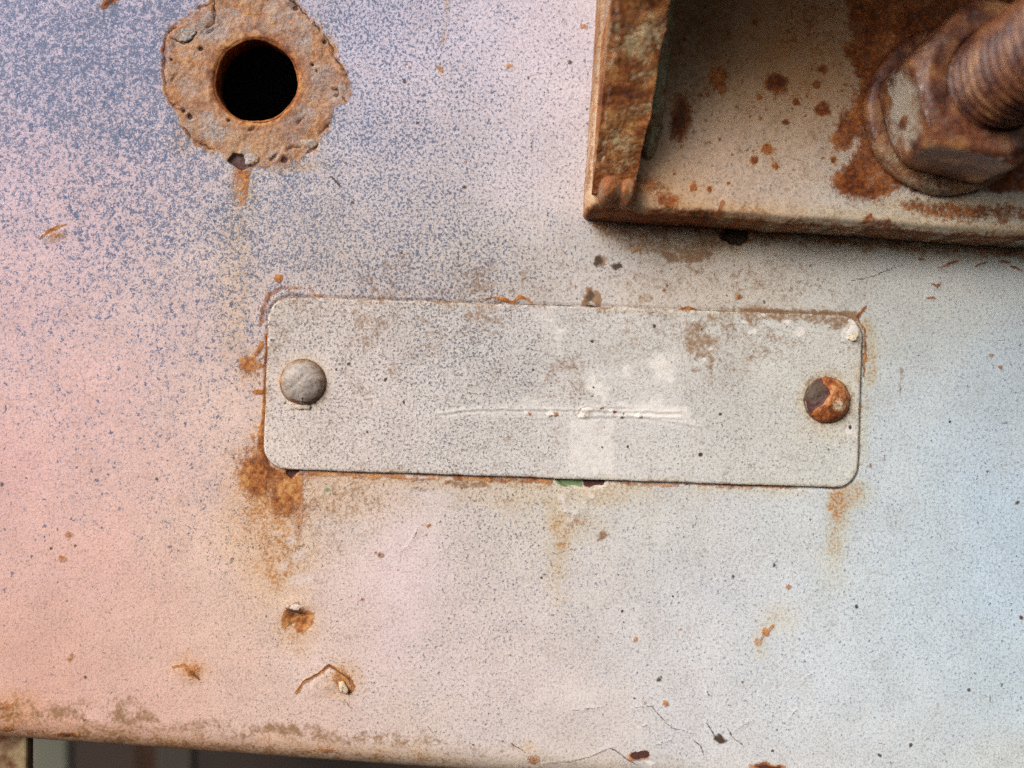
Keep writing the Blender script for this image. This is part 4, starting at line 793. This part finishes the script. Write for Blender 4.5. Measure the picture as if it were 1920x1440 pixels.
NA, NH, N0 = 120, 148, BT + WT + 1.5                          # half width across flats, height, underside
NROT = math.radians(15)
def hexr(A):
    k = (A - NROT) % (math.pi / 3) - math.pi / 6
    return NA / np.cos(k)
def nut_r(r, h, A):
    hx = hexr(A); hx = np.minimum(hx, NA * 1.135)
    t = (h - N0) / NH
    lim = np.where(t > .84, NA * (1.135 - .2 * ((t - .84) / .16) ** 1.3), NA * 1.135); lim = np.where(t < .1, np.minimum(lim, NA * (1.04 + .95 * t)), lim)
    full = np.minimum(hx, lim)
    return np.where(r >= NA - 1, full, r), h
def c_nut(X, Y, H, A):
    cv = Canvas(A * 120, H, 27); f = cv.f; cv.tint[:] = lin((214, 203, 188)); f['rust'][:] = .86; f['stain'][:] = .4
    # cream paint left on the flat that faces left
    ux = A * 120
    side = (np.hypot(X - BC[0], Y - BC[1]) > NA - 6)
    am = math.radians(170) * 120
    cv.blob('rust', am - 4, N0 + 66, 46, 50, -.78, soft=.7, warp=22, mode='add')
    cv.blob('rust', am - 22, N0 + 60, 10, 22, .8, soft=.5, warp=8, mode='add'); cv.blob('rust', am + 40, N0 + 20, 30, 16, .6, soft=.6, warp=8, mode='add')
    f['rust'] = np.where(side, f['rust'], np.maximum(f['rust'], .86)); f['stain'] = np.where(side, f['stain'] * .5, f['stain'])
    f['height'] += (fbm(X, Y, 22, 3, 49) - .5) * 4
    # cream left on the chamfer
    cv.stroke('white', [(am - 50, N0 + NH - 12), (am + 34, N0 + NH - 10)], 6, .5, .7, 5); cv.stroke('white', [(math.radians(70) * 120, N0 + NH - 8), (math.radians(110) * 120, N0 + NH - 8)], 6, .4, .7, 5)
    return cv
nut = thing("hex_nut", "large rusty hexagon nut with a patch of cream paint", "nut", tuple(W(*BC, N0)))
prof = [(90, N0), (NA, N0)] + [(NA, N0 + NH * t) for t in np.linspace(.03, .82, 18)] + [(NA, N0 + NH * t) for t in np.linspace(.85, 1, 8)]
prof += [(r, N0 + NH) for r in (NA - 14, NA - 24, NA - 34, 84)] + [(80, N0 + NH - 4), (76, N0 + NH - 10), (74, N0)]
lathe(prof, 192, *BC, "nut_body", M_FAST, nut, tuple(W(*BC, N0)), c_nut, nut_r)

def build_bolt():
    pitch, R, depth = 20.0, 82.0, 15.0; h0, h1 = BT - 20, 640.0; per = 10; na = 72
    nh = int((h1 - h0) / pitch * per); hh = np.linspace(h0, h1, nh); a = np.linspace(0, 2 * math.pi, na, endpoint=False)
    Hh, A = np.meshgrid(hh, a, indexing='ij')
    ph = (Hh / pitch + A / (2 * math.pi)) % 1.0
    tri = np.clip(np.abs(ph - .5) * 2 * 1.25 - .12, 0, 1)
    r = R - depth * tri
    r = r + (fbm(A.ravel() * 40, Hh.ravel(), 40, 3, 51).reshape(r.shape) - .5) * 5
    r = np.minimum(r, R - np.clip((Hh - (h1 - 14)), 0, 14) * .9)
    X = BC[0] + r * np.cos(A); Y = BC[1] + r * np.sin(A)
    idx = np.arange(nh * na).reshape(nh, na); nx_ = np.roll(idx, -1, 1)
    q = np.stack([idx[:-1], idx[1:], nx_[1:], nx_[:-1]], -1).reshape(-1, 4)
    V = np.vstack([W(X.ravel(), Y.ravel(), Hh.ravel()), W(*BC, h1)[None]])
    tri_f = np.stack([idx[-1], np.full(na, nh * na), nx_[-1]], -1)
    cv = Canvas(np.append(A.ravel() * 80, 0), np.append(Hh.ravel(), h1), 29); cv.tint[:] = lin((196, 160, 110)); f = cv.f
    crest = np.append((1 - tri).ravel(), 1)
    f['rust'][:] = .95; f['maroon'][:] = .40 * sstep(.4, .8, fbm(cv.X, cv.Y, 70, 3, 53) + .1) + .3 * (1 - crest); f['dark'][:] = .8 * (1 - crest) ** 2
    me = make_mesh("threaded_shank", V - W(*BC, h0), q, tri_f, cv.attributes())
    b = thing("threaded_bolt", "rusty threaded bolt end sticking out through the nut", "bolt", tuple(W(*BC, h0)))
    link("threaded_shank", me, M_FAST, b)
build_bolt()

# ------------------------------------------------------------------ what shows below the panel, out of focus
def dist_box(name, label, cat, ax0, ax1, ay0, ay1, depth, thick, mat, bevel, part, group=None):
    """a bar standing `depth` behind the panel"""
    lo = W(ax0, ay1, -depth); hi = W(ax1, ay0, -depth - thick); bs = ((lo[0] + hi[0]) / 2, lo[1], lo[2])
    bm = box_mesh((min(lo[0], hi[0]), min(lo[1], hi[1]), min(lo[2], hi[2])), (max(lo[0], hi[0]), max(lo[1], hi[1]), max(lo[2], hi[2])), bevel * S)
    for v in bm.verts: v.co -= Vector(bs)
    me = bpy.data.meshes.new(part); bm.to_mesh(me); bm.free()
    for p in me.polygons: p.use_smooth = False
    t = thing(name, label, cat, bs, group); link(part, me, mat, t); return t
M_POST = simple_mat("rusted_post_paint", (92, 50, 22), (150, 128, 92), 34)
M_GREY = simple_mat("grey_green_paint", (74, 74, 60), (92, 90, 76), 500)
M_BROWN = simple_mat("brown_rusted_steel", (52, 30, 14), (76, 46, 22), 300)
M_GREY2 = simple_mat("dull_grey_paint", (42, 33, 25), (56, 46, 36), 500)
M_BACK = simple_mat("dark_rusted_back", (30, 18, 10), (46, 28, 16), 500)
dist_box("rusty_post", "narrow rusty post with cream paint below the panel's left corner", "post", -300, 18, 1250, 1900, 60, 26, M_POST, 6, "post_body")
dist_box("grey_beam", "blurred grey green painted beam behind the rusty post", "beam", -1210, -1030, 700, 4200, 2300, 60, M_GREY, 20, "beam_body")
dist_box("brown_bar", "blurred brown rusted bar below the panel, beside the grey beam", "bar", -870, -640, 700, 4400, 2600, 60, M_BROWN, 20, "bar_body")
dist_box("grey_bar", "blurred dull grey bar below the panel, right of the brown bar", "bar", -640, -470, 700, 4600, 2300, 60, M_GREY2, 20, "bar_body")
dist_box("back_wall", "dark rusted steel wall in shade behind the bars", "wall", -4200, 6200, -300, 6800, 3600, 120, M_BACK, 4, "wall_face")
